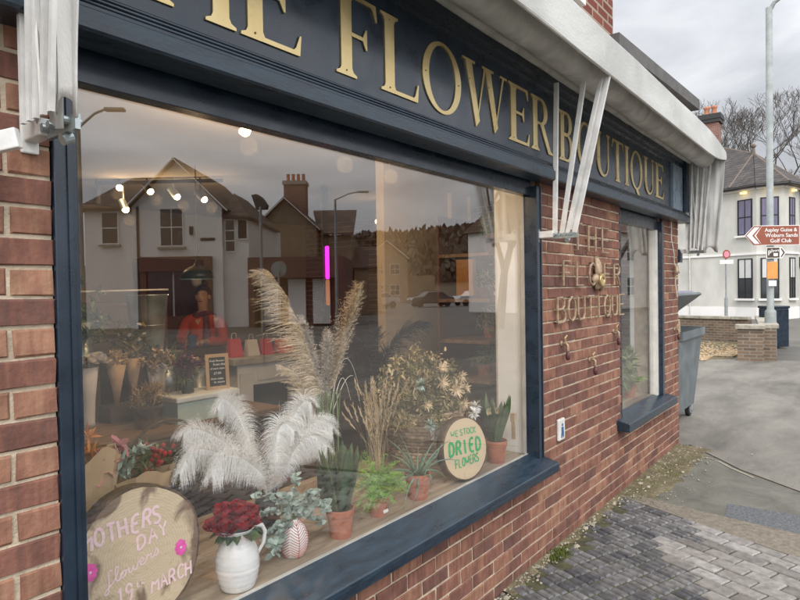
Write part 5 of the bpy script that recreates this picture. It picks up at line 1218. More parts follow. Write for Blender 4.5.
b = MB(); b.lathe([(.05, 0), (.055, .01), (.06, .1), (.045, .17), (.05, .2), (.045, .2), (.04, .16), (0, .15)], (1.72, .47, ZB), 24); tag(b.build('vase', M['glass_dk'], None, smooth=True), 'dark vase half hidden below the white feathers', 'vase')

# pampas grass
def plume(mb, pts, L0, rnd, n=420, drift=(-.6, 0, -.3), w=.0022, spread=1.0):
    P = [Vector(p) for p in pts]; m = len(P)-1; dr = Vector(drift)
    def at(t):
        f = min(.9999, max(0, t))*m; i = int(f); return P[i].lerp(P[i+1], f-i)
    for i in range(n):
        t = i/n; c = at(t); tan = (at(t+.03)-at(t-.03)).normalized(); a = rnd.uniform(0, 2*PI); o1 = tan.orthogonal().normalized(); o2 = tan.cross(o1)
        cl = noise.noise(Vector((t*16, L0*40, int(a))))
        v = (tan*1.2+(o1*math.cos(a)+o2*math.sin(a))*.55*spread+dr*(.35+.5*cl)).normalized(); L_ = L0*(.35+.65*math.sin(PI*min(1, t*.8+.22)))*rnd.uniform(.45, 1.15)*(1+.5*cl); p = c.copy(); cp = [c]
        for k in range(5): v = (v+dr*.22).normalized(); p = p+v*L_/5; cp.append(p.copy())
        mb.strand(cp, w*1.5, r=rnd.random())
        for k in (1, 2, 3, 4):
            for q in range(3):
                e = (v+Vector((rnd.gauss(0, .6), rnd.gauss(0, .6), rnd.gauss(0, .6)))).normalized()*rnd.uniform(.008, .018); mb.strand([cp[k], cp[k]+e], w*.7, r=rnd.random())
pa = thing('pampas_grass', 'tall bunch of beige pampas grass plumes on long green stems in the middle of the window', 'dried grass', (2.15, .5, ZB))
rnd = random.Random(31)
st = MB()
for i in range(15):
    x0_, y0_ = 2.15+rnd.uniform(-.035, .035), .5+rnd.uniform(-.03, .03); tx = 2.13+(i-7)*.012; st.tube([(x0_, y0_, .70), (x0_*.5+tx*.5, y0_, .98), (tx, y0_, 1.22)], .0035, 5, r=rnd.random())
st.build('stems', M['greenstem'], pa)
for nm, pts, L0, n, dr, mt in (('plume', [(2.10, .5, 1.20), (2.03, .5, 1.38), (1.95, .49, 1.55), (1.86, .48, 1.70), (1.78, .47, 1.79), (1.70, .46, 1.815)], .17, 620, (-.75, 0, -.55), 'pampas'),
                           ('plume', [(2.15, .5, 1.22), (2.20, .5, 1.36), (2.26, .5, 1.50), (2.31, .49, 1.62), (2.355, .48, 1.735)], .165, 640, (.05, 0, .5), 'pampas'),
                           ('plume', [(2.12, .52, 1.12), (2.09, .52, 1.30), (2.05, .52, 1.46), (2.0, .52, 1.58)], .13, 360, (-.3, 0, .6), 'pampas_pale'),
                           ('plume', [(2.14, .52, 1.12), (2.15, .52, 1.32), (2.16, .52, 1.50)], .14, 360, (.05, 0, .7), 'pampas_pale'),
                           ('plume', [(2.08, .5, 1.05), (2.0, .5, 1.22), (1.93, .5, 1.33), (1.84, .5, 1.38)], .09, 200, (-.6, 0, -.2), 'pampas')):
    b = MB(); plume(b, pts, L0, rnd, int(n*1.5), dr, .0024, 1.7 if pts[0][0] == 2.15 else 1.25); b.build(nm, M[mt], pa)
b = MB()
for pts in ([(2.16+.27*t, .5, 1.12+.255*math.sin(PI*min(1, t*1.15))**.8-.0*t) for t in [i/16 for i in range(14)]], [(2.18+.15*t, .5, 1.12+.16*math.sin(PI*.55*t)) for t in [i/8 for i in range(9)]], [(2.2+.11*t, .5, 1.2-.05*t+.10*math.sin(PI*t)) for t in [i/8 for i in range(9)]]): b.tube(pts, [.0026*(1-.7*i/len(pts)) for i in range(len(pts))], 4)
b.build('curling_stalks', M['pampas_pale'], pa)
b = MB(); b.lathe([(.06, 0), (.065, .01), (.07, .2), (.066, .2), (.06, .02), (0, .02)], (2.15, .5, ZB), 24); tag(b.build('vase', mat('clear green glass', (.5, .6, .55), .08, trans=.9), None, smooth=True), 'tall clear glass vase holding the pampas stems', 'vase')

# dried wheat
wt = thing('dried_wheat', 'bunch of pale dried wheat and grasses standing behind the fern', 'dried grass', (2.45, .42, ZB))
rnd = random.Random(41); b = MB()
for i in range(60):
    x, y = 2.40+rnd.uniform(-.03, .03), .40+rnd.uniform(-.03, .03); tx = x+rnd.gauss(-.01, .085); tz = rnd.uniform(1.02, 1.27); ty = y+rnd.gauss(0, .05)
    pts = [Vector((x, y, .74)), Vector((x*.5+tx*.5, y, .74*.5+tz*.5)), Vector((tx, ty, tz))]; b.strand(pts, .003, (1, 0, 0), r=rnd.random())
    d = (pts[2]-pts[1]).normalized()
    for k in range(16):
        c = pts[2]-d*(.10*k/16); e = (d+Vector((rnd.uniform(-.5, .5), rnd.uniform(-.5, .5), .1))).normalized(); b.leaf(c, e, (0, 1, 0), .024, .006, 0, 2, .0, r=rnd.random())
b.build('ears', M['straw'], wt)
b = MB(); b.lathe([(.05, 0), (.055, .12), (.05, .12), (0, .1)], (2.42, .40, ZB), 20); b.build('tin', M['darktrim'], wt, smooth=True)

# wicker basket of dried flowers
def basket(parent, x, y, z, r0_, r1_, h, m, n=44, rows=16, name='basket'):
    b = MB()
    for j in range(rows):
        zc = z+h*(j+.5)/rows; r_ = r0_+(r1_-r0_)*(j+.5)/rows; pts = []
        for k in range(n+1):
            a = 2*PI*k/n; s_ = .006*(1 if (k+j) % 2 else -1); pts.append((x+(r_+s_)*math.cos(a), y+(r_+s_)*math.sin(a), zc))
        b.tube(pts, h/rows*.52, 5, cap=False, r=random.random())
    for k in range(0, n, 2):
        a = 2*PI*k/n; b.tube([(x+r0_*math.cos(a), y+r0_*math.sin(a), z), (x+r1_*math.cos(a), y+r1_*math.sin(a), z+h+.01)], .004, 4)
    pts = [(x+(r1_+.003*math.sin(k*2))*math.cos(2*PI*k/40), y+(r1_+.003*math.sin(k*2))*math.sin(2*PI*k/40), z+h) for k in range(41)]; b.tube(pts, .012, 6, cap=False)
    b.lathe([(0, .01), (r0_, .01)], (x, y, z), 20)
    return b.build(name, m, parent)
bk = thing('wicker_basket', 'round brown wicker basket under the large dried flower arrangement', 'basket', (3.04, .58, ZB)); basket(bk, 3.02, .54, ZB, .20, .24, .325, M['wicker'], name='woven_body')
b = MB(); b.box(2.83, 2.86, .355, .358, .85, .94); b.build('price_tag', M['signwhite'], bk)
b = MB(); b.box(2.935, 2.955, .290, .293, .93, .965); b.build('price_tag', M['signwhite'], bk)
df = thing('dried_flowers', 'large dried flower arrangement with star flowers and seed heads heaped in the wicker basket', 'dried flowers', (3.0, .55, .93))
rnd = random.Random(51); b, st = MB(), MB()
for i in range(430):
    a = rnd.uniform(0, 2*PI); el = math.acos(rnd.uniform(.05, 1)); R_ = rnd.uniform(.19, .42); hx, hy, hz = .36, .28, .43
    tip = Vector((2.96+hx*math.sin(el)*math.cos(a)*R_/.4, max(.12, .54+hy*math.sin(el)*math.sin(a)*R_/.4), .92+hz*math.cos(el)*R_/.4)); st.strand([(3.0, .55, .86), Vector((3.0, .55, .9)).lerp(tip, .5)+Vector((0, 0, .02)), tip], .003, (1, 0, 0), r=rnd.random())
    kd = rnd.random(); n_ = 26 if kd < .6 else 12; cr_ = rnd.choice([.12, .25, .45, .6, .75, .9]); sz = rnd.uniform(.022, .044)
    for k in range(n_):
        d = Vector((rnd.gauss(0, 1), rnd.gauss(0, 1)-.3, rnd.gauss(0, 1)+.3)).normalized(); c = tip+Vector((rnd.gauss(0, .018), rnd.gauss(0, .018), rnd.gauss(0, .022)))
        b.leaf(c, d, (rnd.uniform(-1, 1), .3, 1), sz*rnd.uniform(.6, 1.2), sz*rnd.uniform(.2, .45), rnd.uniform(-.5, .9), 3, .1, r=min(1, max(0, cr_+rnd.uniform(-.18, .18))))
st.build('stalks', M['straw'], df); b.build('foliage', M['dryleaf'], df)
for i, (x, y, z, r) in enumerate(((2.82, .27, 1.20, .062), (2.93, .25, 1.14, .058), (3.02, .27, 1.21, .05), (2.90, .32, 1.27, .045), (3.0, .24, 1.05, .05), (2.76, .33, 1.07, .04), (3.12, .3, 1.12, .045))):
    b = MB(); c = Vector((x, y, z)); ax = Vector((rnd.uniform(-.5, .1), -1, rnd.uniform(-.1, .5))).normalized(); s1 = ax.orthogonal().normalized(); s2_ = ax.cross(s1)
    for k in range(26):
        a = 2*PI*k/13+rnd.uniform(-.15, .15); b.leaf(c, (s1*math.cos(a)+s2_*math.sin(a)+ax*rnd.uniform(.1, .8)).normalized(), ax, r*rnd.uniform(.6, 1.15), .010, .15, 4, .15, r=rnd.random())
    b.ball(c+ax*.006, .009); b.build('star_flower', M['star'], df)
for x, y, z in ((3.05, .2, .99), (3.10, .22, 1.02), (2.72, .28, .97), (2.66, .3, 1.2)):
    b = MB()
    for k in range(40): b.leaf((x, y, z), (rnd.gauss(0, 1), rnd.gauss(0, 1), rnd.gauss(0, 1)), (0, 0, 1), .045, .016, .2, 3, .1, r=rnd.random())
    b.build('pale_flower', M['feather'] if x > 2.9 else M['euc'], df)
b = MB()
for k in range(14): 
    c = Vector((3.13+.018*k, .16, .985-.001*k*k*.3)); b.leaf(c, (.3, -.2, 1), (0, 1, 0), .028, .011, 0, 3, r=.9); b.leaf(c, (.5, -.2, -1), (0, 1, 0), .026, .011, 0, 3, r=.9)
b.build('seed_spray', M['straw'], df)

# black plumes
bp_ = thing('black_plumes', 'dark dyed plumes arching up behind the dried flowers', 'dried grass', (2.85, .9, ZB))
rnd = random.Random(61)
for pts, L0, n, dr in (([(2.90, .85, .95), (2.95, .85, 1.15), (3.05, .85, 1.33), (3.2, .83, 1.45), (3.33, .82, 1.49), (3.43, .8, 1.49)], .17, 620, (.15, 0, -.8)), ([(2.88, .85, .95), (2.86, .85, 1.15), (2.87, .85, 1.35), (2.93, .85, 1.47)], .17, 560, (-.1, 0, -.1)),
                       ([(2.85, .85, .92), (2.76, .85, 1.08), (2.70, .85, 1.25), (2.66, .85, 1.34)], .16, 460, (-.3, 0, -.3)), ([(2.95, .88, .92), (2.97, .88, 1.1), (3.0, .88, 1.3)], .17, 460, (.1, 0, .1))):
    b = MB(); plume(b, pts, L0, rnd, n, dr, .0036, 1.5); b.build('plume', M['blackplume'], bp_)
b = MB(); b.lathe([(.07, 0), (.075, .02), (.085, .26), (.08, .26), (0, .2)], (2.88, .84, ZB-.1), 20); b.build('vase', M['black'], bp_, smooth=True)

# log slices
def log_slice(parent, c, r, th, yawd, lean, face_m, seed, oval=1.0):
    rnd = random.Random(seed); n = 72
    F = Matrix.Translation(c) @ Matrix.Rotation(math.radians(yawd), 4, 'Z') @ Matrix.Rotation(lean, 4, 'X')
    rad = [1+.035*noise.noise(Vector((math.cos(2*PI*k/n)*1.3, math.sin(2*PI*k/n)*1.3, seed)))+.01*noise.noise(Vector((k*.6, 0, seed))) for k in range(n)]
    def ring_(q, y): return [(r*q*rad[k]*oval*math.cos(2*PI*k/n), y, r*q*rad[k]*math.sin(2*PI*k/n)) for k in range(n)]
    b = MB(F); b.add(ring_(.955, 0)+ring_(.955, .006), [tuple(range(n-1, -1, -1))]); b.add(ring_(.955, -.0)+ring_(.5, -.0005)+[(0, -.001, 0)], [(k, (k+1) % n, n+(k+1) % n, n+k) for k in range(n)]+[(n+k, n+(k+1) % n, 2*n) for k in range(n)])
    b.f = b.f[1:]; b.r = b.r[1:]; b.m = b.m[1:]; b.build('cut_face', face_m, parent, smooth=True)
    b = MB(F); vs = ring_(.95, .0015)+ring_(.985, -.001)+ring_(1.0, .006)+ring_(1.0, th)+ring_(.9, th)
    vs = [(x*(1+(U(-.008, .012) if n*1.5 < i < n*4 else 0)), y, z) for i, (x, y, z) in enumerate(vs)]
    b.add(vs, [(j*n+k, j*n+(k+1) % n, (j+1)*n+(k+1) % n, (j+1)*n+k) for j in range(4) for k in range(n)]+[tuple(range(4*n, 5*n))]); b.build('bark', M['bark'], parent, smooth=True)
    return F
def rings_mat(name, base, ring, stain, stain_amt, light=None):
    m = bpy.data.materials.new(name); m.use_nodes = True; nt = m.node_tree; nd = nt.nodes; ln = nt.links.new; p = nd['Principled BSDF']
    tc = nd.new('ShaderNodeTexCoord'); mp = nd.new('ShaderNodeMapping'); ln(tc.outputs['Object'], mp.inputs[0])
    wv = nd.new('ShaderNodeTexWave'); wv.wave_type = 'RINGS'; wv.rings_direction = 'Y'; wv.inputs['Scale'].default_value = 34; wv.inputs['Distortion'].default_value = 6; wv.inputs['Detail'].default_value = 3; wv.inputs['Detail Scale'].default_value = 1.2; ln(mp.outputs[0], wv.inputs[0])
    m1 = nd.new('ShaderNodeMixRGB'); ln(wv.outputs['Fac'], m1.inputs[0]); m1.inputs[1].default_value = (*ring, 1); m1.inputs[2].default_value = (*base, 1)
    nz = nd.new('ShaderNodeTexNoise'); nz.inputs['Scale'].default_value = 7; nz.inputs['Detail'].default_value = 6; nz.inputs['Distortion'].default_value = .8; ln(tc.outputs['Object'], nz.inputs[0])
    ln_ = nd.new('ShaderNodeVectorMath'); ln_.operation = 'LENGTH'; ln(tc.outputs['Object'], ln_.inputs[0])
    ad = nd.new('ShaderNodeMath'); ad.operation = 'MULTIPLY_ADD'; ln(ln_.outputs['Value'], ad.inputs[0]); ad.inputs[1].default_value = stain_amt; ln(nz.outputs['Fac'], ad.inputs[2])
    cr_ = nd.new('ShaderNodeValToRGB'); ln(ad.outputs[0], cr_.inputs[0]); cr_.color_ramp.elements[0].position = .70; cr_.color_ramp.elements[1].position = .80
    m2 = nd.new('ShaderNodeMixRGB'); ln(cr_.outputs[0], m2.inputs[0]); ln(m1.outputs[0], m2.inputs[1]); m2.inputs[2].default_value = (*stain, 1); ln(m2.outputs[0], p.inputs[0]); p.inputs['Roughness'].default_value = .75; return m
ml = thing('log_slice', 'big round log slice hand painted in pink with MOTHERS DAY flowers 19th MARCH', 'painted sign', (.985, .2, .885))
F = log_slice(ml, (.985, .19, .888), .222, .05, 3, -.10, rings_mat('stained log face', (.64, .52, .35), (.57, .45, .29), (.2, .13, .08), 1.2), 2, 1.0)
b = MB(); paint(b, F, -.0022, 'MOTHERS', -.188, .072, .054, .0285, .0058, .36, .06, .003); paint(b, F, -.0022, 'DAY', -.012, .022, .043, .029, .0048, .36, .18, .002); paint(b, F, -.0022, '19', -.092, -.122, .052, .026, .0042, .3, .1); paint(b, F, -.0022, 'th', -.026, -.092, .024, .014, .0022, .25, .1); paint(b, F, -.0022, 'MARCH', .022, -.126, .044, .0235, .0044, .32, .03, .002); b.build('lettering', M['pinkpaint'], ml)
b = MB(); cur = [(.10, .95), (.02, 1.08), (-.06, .92), (-.06, .3), (-.12, -.35), (-.24, -.40), (-.24, -.22), (-.02, .02), (.12, .12), (.30, .55), (.36, .92), (.28, 1.02), (.22, .8), (.24, .15), (.34, .02), (.46, .2), (.56, .45), (.46, .40), (.42, .15), (.54, .02), (.66, .18), (.64, .42), (.56, .46), (.72, .36),
     (.80, .42), (.80, .10), (.92, .03), (1.0, .38), (1.02, .08), (1.14, .04), (1.22, .42), (1.30, .32), (1.34, .22), (1.48, .36), (1.42, .50), (1.32, .40), (1.34, .08), (1.50, .03), (1.62, .3), (1.68, .48), (1.72, .36), (1.84, .40), (1.82, .10), (1.92, .06), (2.02, .30), (2.08, .50), (2.16, .30), (2.10, .04), (1.98, .08)]
pp = []
for i in range(len(cur)-1):
    q0, q1, q2, q3 = [Vector(cur[max(0, min(len(cur)-1, i+k))]) for k in (-1, 0, 1, 2)]
    for k in range(4): u_ = k/4; pp.append(.5*((2*q1)+(q2-q0)*u_+(2*q0-5*q1+4*q2-q3)*u_*u_+(3*q1-q0-3*q2+q3)*u_**3))
t_ = MB(); t_.tube([(-.108+p_.x*.076, 0, -.050+p_.y*.042+p_.x*.076*.22) for p_ in pp], .0026, 6)
b.add([F @ Vector((x, -.0022+y*.1, z)) for x, y, z in t_.v], t_.f)
b.build('script_lettering', M['pinkpaint'], ml)
for fx, fz in ((.140, -.022), (-.166, .012)):
    b = MB()
    for k in range(8): a = 2*PI*k/8; b.prism([F @ Vector((fx+.014*math.cos(a)+.009*math.cos(q*PI/5), -.0018-.0003*(k % 2), fz+.018*math.sin(a)+.009*math.sin(q*PI/5))) for q in range(10)], (0, .001, 0))
    b.prism([F @ Vector((fx+.014*math.cos(q*PI/8), -.0026, fz+.018*math.sin(q*PI/8))) for q in range(16)], (0, .001, 0)); o = b.build('painted_flower', M['hotpink'], ml)
    b = MB(); b.ball(F @ Vector((fx, -.003, fz)), .004, .001, .004); b.build('flower_centre', M['signwhite'], o)
dl = thing('log_slice', 'pale log slice with green painted lettering WE STOCK DRIED FLOWERS leaning by the aloe', 'painted sign', (2.82, .10, .84))
F2_ = log_slice(dl, (2.815, .115, .843), .172, .055, -14, -.12, rings_mat('pale log face', (.66, .52, .35), (.58, .44, .28), (.5, .36, .22), .2), 5, .98)
b = MB(); paint(b, F2_, -.0018, 'WE', -.10, .076, .032, .022, .0034, .3, -.02, .001); paint(b, F2_, -.0018, 'STOCK', -.03, .076, .032, .020, .0034, .28, 0, .001); paint(b, F2_, -.0018, 'FLOWERS', -.085, -.095, .046, .0205, .0046, .25, .06, .001); b.build('lettering', M['greenpaint'], dl)
b = MB(); paint(b, F2_, -.0018, 'DRIED', -.12, -.025, .074, .036, .0086, .42, .0, .001); b.build('bold_lettering', M['greenpaint'], dl)

# brown paper bouquets at the left
def wrap(parent, x, y, z0, z1, r, m, seed, sx=1.0, name='paper_wrap'):
    rnd = random.Random(seed); b = MB(); n = 22; vs = []; top = [1+.05*math.sin(k*1.1+seed)+rnd.uniform(-.03, .03) for k in range(n)]
    for j in range(5):
        t = j/4
        for k in range(n):
            a = 2*PI*k/n; q = r*(.28+.72*t**.8)*(1+.07*(1 if k % 2 else -1)*t); vs.append((x+q*sx*math.cos(a), max(.088, y+q*.6*math.sin(a)), z0+(z1-z0)*t*(1+(top[k]-1)*t)))
    b.add(vs, [(j*n+k, j*n+(k+1) % n, (j+1)*n+(k+1) % n, (j+1)*n+k) for j in range(4) for k in range(n)]); o = b.build(name, m, parent); o.modifiers.new('t', 'SOLIDIFY').thickness = .002; return o
def sprigs(parent, c, n, R_, m, seed, ln=.05, wd=.015, name='sprigs', flat=.7, k_=14, drt=(0, 0, .3), cr=None):
    rnd = random.Random(seed); b = MB()
    for i in range(n):
        p = Vector(c)+Vector((rnd.gauss(0, R_), rnd.gauss(0, R_*flat), rnd.gauss(0, R_*.8)))
        if p.y < .09: p.y = .09
        for k in range(k_):
            d = Vector((rnd.gauss(0, 1), rnd.gauss(0, 1), rnd.gauss(0, 1)))+Vector(drt); b.leaf(p, d.normalized(), (rnd.uniform(-1, 1), .2, 1), ln*rnd.uniform(.5, 1.2), wd*rnd.uniform(.5, 1.2), rnd.uniform(-.3, .8), 3, .1, r=rnd.random() if cr is None else min(1, max(0, cr+rnd.uniform(-.15, .15))))
    return b.build(name, m, parent)
o = thing('bouquet', 'brown paper wrapped bouquet with pale eucalyptus and red berries behind the painted log slice', 'bouquet', (1.12, .42, .8))
wrap(o, 1.11, .42, .84, 1.09, .125, M['paper'], 3); sprigs(o, (1.05, .42, 1.13), 16, .03, M['euc'], 4, .05, .014); sprigs(o, (1.16, .44, 1.11), 20, .035, M['dryleaf'], 5, .045, .006, 'dark_foliage', cr=.15)
b = MB(); rnd = random.Random(2)
for k in range(26): b.ball((1.17+rnd.gauss(0, .022), .40+rnd.gauss(0, .02), 1.15+rnd.gauss(0, .03)), .009, n=7, m=5)
b.build('berries', M['rose'], o)
b = MB(); b.lathe([(.026, 0), (.026, .004), (0, .004)], (0, 0, 0), 20); b.v = [(1.10+p, .327-r, .97+q) for p, q, r in b.v]; b.build('sticker', M['paper_w'], o)
o = thing('bouquet', 'tall brown paper wrapped bouquet cut off by the left window post', 'bouquet', (.93, .36, .8))
wrap(o, .92, .40, .80, 1.20, .10, M['paper'], 7); sprigs(o, (.98, .40, 1.14), 9, .03, M['pinkribbon'], 8, .05, .03, 'pink_flowers'); sprigs(o, (.90, .40, 1.21), 8, .03, M['orange2'], 9, .05, .02, 'orange_flowers')

# ================================================================== things further inside the shop
t = thing('display_table', 'long brown timber table behind the window display', 'table', (1.9, 1.9, 0))
b = MB(); b.box(1.15, 2.75, 1.55, 2.15, .895, .935); b.build('tabletop', M['midwood'], t, bevel=.004)
b = MB(); b.box(1.2, 2.7, 1.60, 1.63, .80, .895); b.box(1.2, 2.7, 1.60, 2.1, .32, .35); b.build('rail', M['darkwood'], t)
for x in (1.2, 2.62):
    for y in (1.6, 2.05): b = MB(); b.box(x, x+.07, y, y+.07, 0, .895); b.build('leg', M['midwood'], t)
b = MB(); b.box(1.2, 2.2, 1.0, 1.40, .0, .72); tag(b.build('timber_crate', M['darkwood'], None), 'dark timber crate between the window board and the table', 'crate')
bk = thing('wicker_basket', 'dark wicker basket behind the log slice painted in pink', 'basket', (1.72, 1.15, .72)); basket(bk, 1.66, 1.18, .725, .15, .19, .20, M['wicker_dk'], 36, 12, 'woven_body')
b = MB(); b.tube([(1.66-.19*math.cos(PI*i/14), 1.18, .92+.16*math.sin(PI*i/14)) for i in range(15)], .008, 6); b.build('handle', M['wicker_dk'], bk)
ZT = .935
o = thing('planter', 'ribbed dark planter of dried seed heads on the brown timber table', 'planter', (1.86, 1.72, ZT))
b = MB(); b.lathe([(.065, 0), (.068, .005), (.085, .115), (.088, .118), (.086, .135), (.078, .135), (.07, .11), (0, .11)], (1.86, 1.72, ZT), 32); b.build('pot', M['bark'], o, smooth=True)
sprigs(o, (1.86, 1.70, ZT+.19), 60, .05, M['straw'], 15, .05, .007, 'seed_heads', 1, 14, (0, 0, .8))
o = thing('mint_box', 'mint green wooden box with a pale lid on the brown timber table', 'box', (2.2, 1.8, ZT))
b = MB(); b.box(1.995, 2.42, 1.62, 1.84, ZT, ZT+.125); b.build('body', M['mint'], o, bevel=.003); b = MB(); b.box(1.98, 2.435, 1.605, 1.855, ZT+.128, ZT+.165); b.build('lid', M['mint_top'], o, bevel=.01)
zt2 = ZT+.165
o = thing('chalkboard', 'small wood framed chalkboard with white handwriting standing on the mint green box', 'chalkboard', (2.33, 1.72, zt2))
Fk = frame(2.235, 1.70, -.25) @ Matrix.Rotation(-.08, 4, 'X') ; zk = zt2+.0
Fk = Matrix.Translation((2.245, 1.69, zk)) @ Matrix.Rotation(-.3, 4, 'Z') @ Matrix.Rotation(-.1, 4, 'X')
b = MB(Fk); b.box(0, .15, 0, .012, 0, .022); b.box(0, .15, 0, .012, .208, .23); b.box(0, .022, 0, .012, .022, .208); b.box(.128, .15, 0, .012, .022, .208); b.build('wooden_frame', M['paper'], o)
b = MB(Fk); b.box(.0225, .1275, .004, .009, .0225, .2075); b.build('slate', M['slate'], o)
b = MB(Fk); fk = lambda x, z: (x, .0025, z)
for s_, x, z in (('fresh flowers', .028, .180), ('from the', .05, .155), ('of each stem', .030, .130), ('£7.00', .05, .098), ('these tulips', .030, .065), ('in store', .05, .042)): 
    text_mesh(s_, .018 if len(s_) > 9 else .022, Fk @ Matrix.Translation((x, .002, z)), M['chalk'], o, 'writing', ext=.0004)
o = thing('flower_jar', 'glass jar with burgundy flowers standing on the mint green box', 'jar', (2.12, 1.73, zt2))
b = MB(); b.lathe([(.035, 0), (.038, .01), (.038, .08), (.03, .095), (.03, .1), (.028, .1), (.034, .01), (0, .01)], (2.13, 1.72, zt2), 20); b.build('jar', mat('jar glass', (.4, .46, .42), .08, trans=.85), o, smooth=True)
sprigs(o, (2.13, 1.72, zt2+.16), 22, .035, M['purple'], 17, .05, .03, 'burgundy_flowers'); sprigs(o, (2.20, 1.72, zt2+.19), 8, .02, M['star'], 18, .03, .02, 'peach_flowers'); sprigs(o, (2.12, 1.72, zt2+.11), 14, .03, M['greenstem'], 19, .06, .01, 'stems')
o = thing('bouquet', 'peach and brown dried bouquet in pale paper left of the jar', 'bouquet', (2.02, 1.78, zt2))
wrap(o, 2.03, 1.9, ZT, zt2+.16, .06, M['paper_w'], 11); sprigs(o, (2.03, 1.88, zt2+.21), 24, .035, M['straw'], 21, .05, .02, 'dried_leaves'); sprigs(o, (2.02, 1.86, zt2+.17), 8, .03, M['feather'], 22, .03, .02, 'white_flowers')
def cone(x, y, z0, z1, r, m, label, flower_m, seed, fm2=None):
    o = thing('bouquet', label, 'bouquet', (x, y, z0)); b = MB(); n = 20
    b.lathe([(r*.18, 0), (r*.5, (z1-z0)*.45), (r, z1-z0), (r*.93, z1-z0), (r*.1, .02)], (x, y, z0), n); b.build('cone', m, o, smooth=True); sprigs(o, (x, y, z1+.03), 16, r*.42, flower_m, seed, .05, .03, 'flowers'); return o
b = MB(); b.box(1.35, 1.80, 1.75, 2.05, .935, .97); tag(b.build('wooden_tray', M['midwood'], None), 'low wooden tray under the wrapped cones on the table', 'tray')
o = thing('rose_vase', 'tall tapered glass vase with cream roses near the left window post', 'vase', (1.55, 1.9, .97))
b = MB(); b.lathe([(.04, 0), (.035, .02), (.04, .15), (.06, .34), (.056, .34), (.03, .05), (0, .04)], (1.60, 1.9, .97), 24); b.build('vase', M['paper_w'], o, smooth=True)
rnd = random.Random(77)
for k in range(9):
    b = MB(); rose(b, (1.60+rnd.uniform(-.085, .11), 1.88+rnd.uniform(-.05, .05), 1.355+rnd.uniform(-.01, .025)), .034, rnd); b.build('cream_rose', M['pampas_pale'], o, smooth=True)
cone(1.76, 1.88, 1.06, 1.31, .055, M['paper'], 'brown paper cone of rusty dried flowers, left of the two cones on the table', M['star'], 31)
cone(1.90, 1.95, 1.06, 1.33, .05, M['paper'], 'brown paper cone of dark dried flowers, right of the two cones on the table', M['dryleaf'], 32)
b = MB(); b.box(1.70, 1.97, 1.84, 1.99, .97, 1.06); tag(b.build('cone_stand', M['darkwood'], None), 'dark wooden stand that holds the two paper cones', 'stand')
sprigs(None, (1.95, 2.05, 1.42), 34, .07, M['dryleaf'], 33, .05, .02, 'foliage_spray', 1, 12, cr=.25); tag(bpy.data.objects['foliage_spray'], 'spray of dark foliage with white blossom above the paper cones', 'foliage')
sprigs(None, (1.98, 1.95, 1.40), 10, .08, M['feather'], 34, .02, .02, 'blossom_spray', 1, 8); tag(bpy.data.objects['blossom_spray'], 'tiny white blossom among the dark foliage above the cones', 'flowers')
for i, (x, y, z, fm, fl, lab) in enumerate(((1.50, 2.2, 1.30, 'dryleaf', 'pampas_pale', 'loose dark foliage with cream flowers at the left end of the table'), (2.30, 2.25, 1.22, 'greenstem', 'feather', 'green foliage with small white flowers behind the chalkboard'), (2.62, 2.35, 1.16, 'dryleaf', 'rose', 'dark foliage with red flowers between the table and the mantel'), (1.75, 2.3, 1.55, 'greenstem', 'euc', 'tall trailing greenery above the cream roses'))):
    o = thing('foliage_bunch', lab, 'foliage', (x, y, z), 'foliage bunches in the shop'); sprigs(o, (x, y, z), 44, .085, M[fm], 200+i, .06, .02, 'leaves', 1, 12); sprigs(o, (x, y, z+.03), 16, .08, M[fl], 220+i, .025, .015, 'flowers', 1, 8)
    b = MB(); b.lathe([(.05, 0), (.07, z-.935), (.06, z-.935), (0, .02)], (x, y, .935), 14) if x < 2.5 else b.lathe([(.06, 0), (.08, z), (.07, z), (0, .02)], (x, y, 0), 14); b.build('bucket', M['galv'], o, smooth=True)
# galvanised bucket on a plinth
b = MB(); b.box(2.05, 2.5, 2.3, 2.7, 0, 1.30); tag(b.build('plinth', M['darkwood'], None), 'dark plinth under the tall galvanised bucket', 'plinth')
o = thing('flower_bucket', 'tall galvanised metal flower bucket standing left of the person', 'bucket', (2.28, 2.5, 1.30))
b = MB(); b.lathe([(.10, 0), (.102, .005), (.14, .40), (.146, .405), (.146, .415), (.138, .415), (.135, .4), (.1, .02), (0, .02)], (2.28, 2.45, 1.305), 36); b.build('pail', M['galv'], o, smooth=True)
b = MB(); b.lathe([(.1185, 0), (.121, .004), (.1215, .01)], (2.28, 2.45, 1.305+.19), 36); b.build('hoop', M['galv'], o, smooth=True)
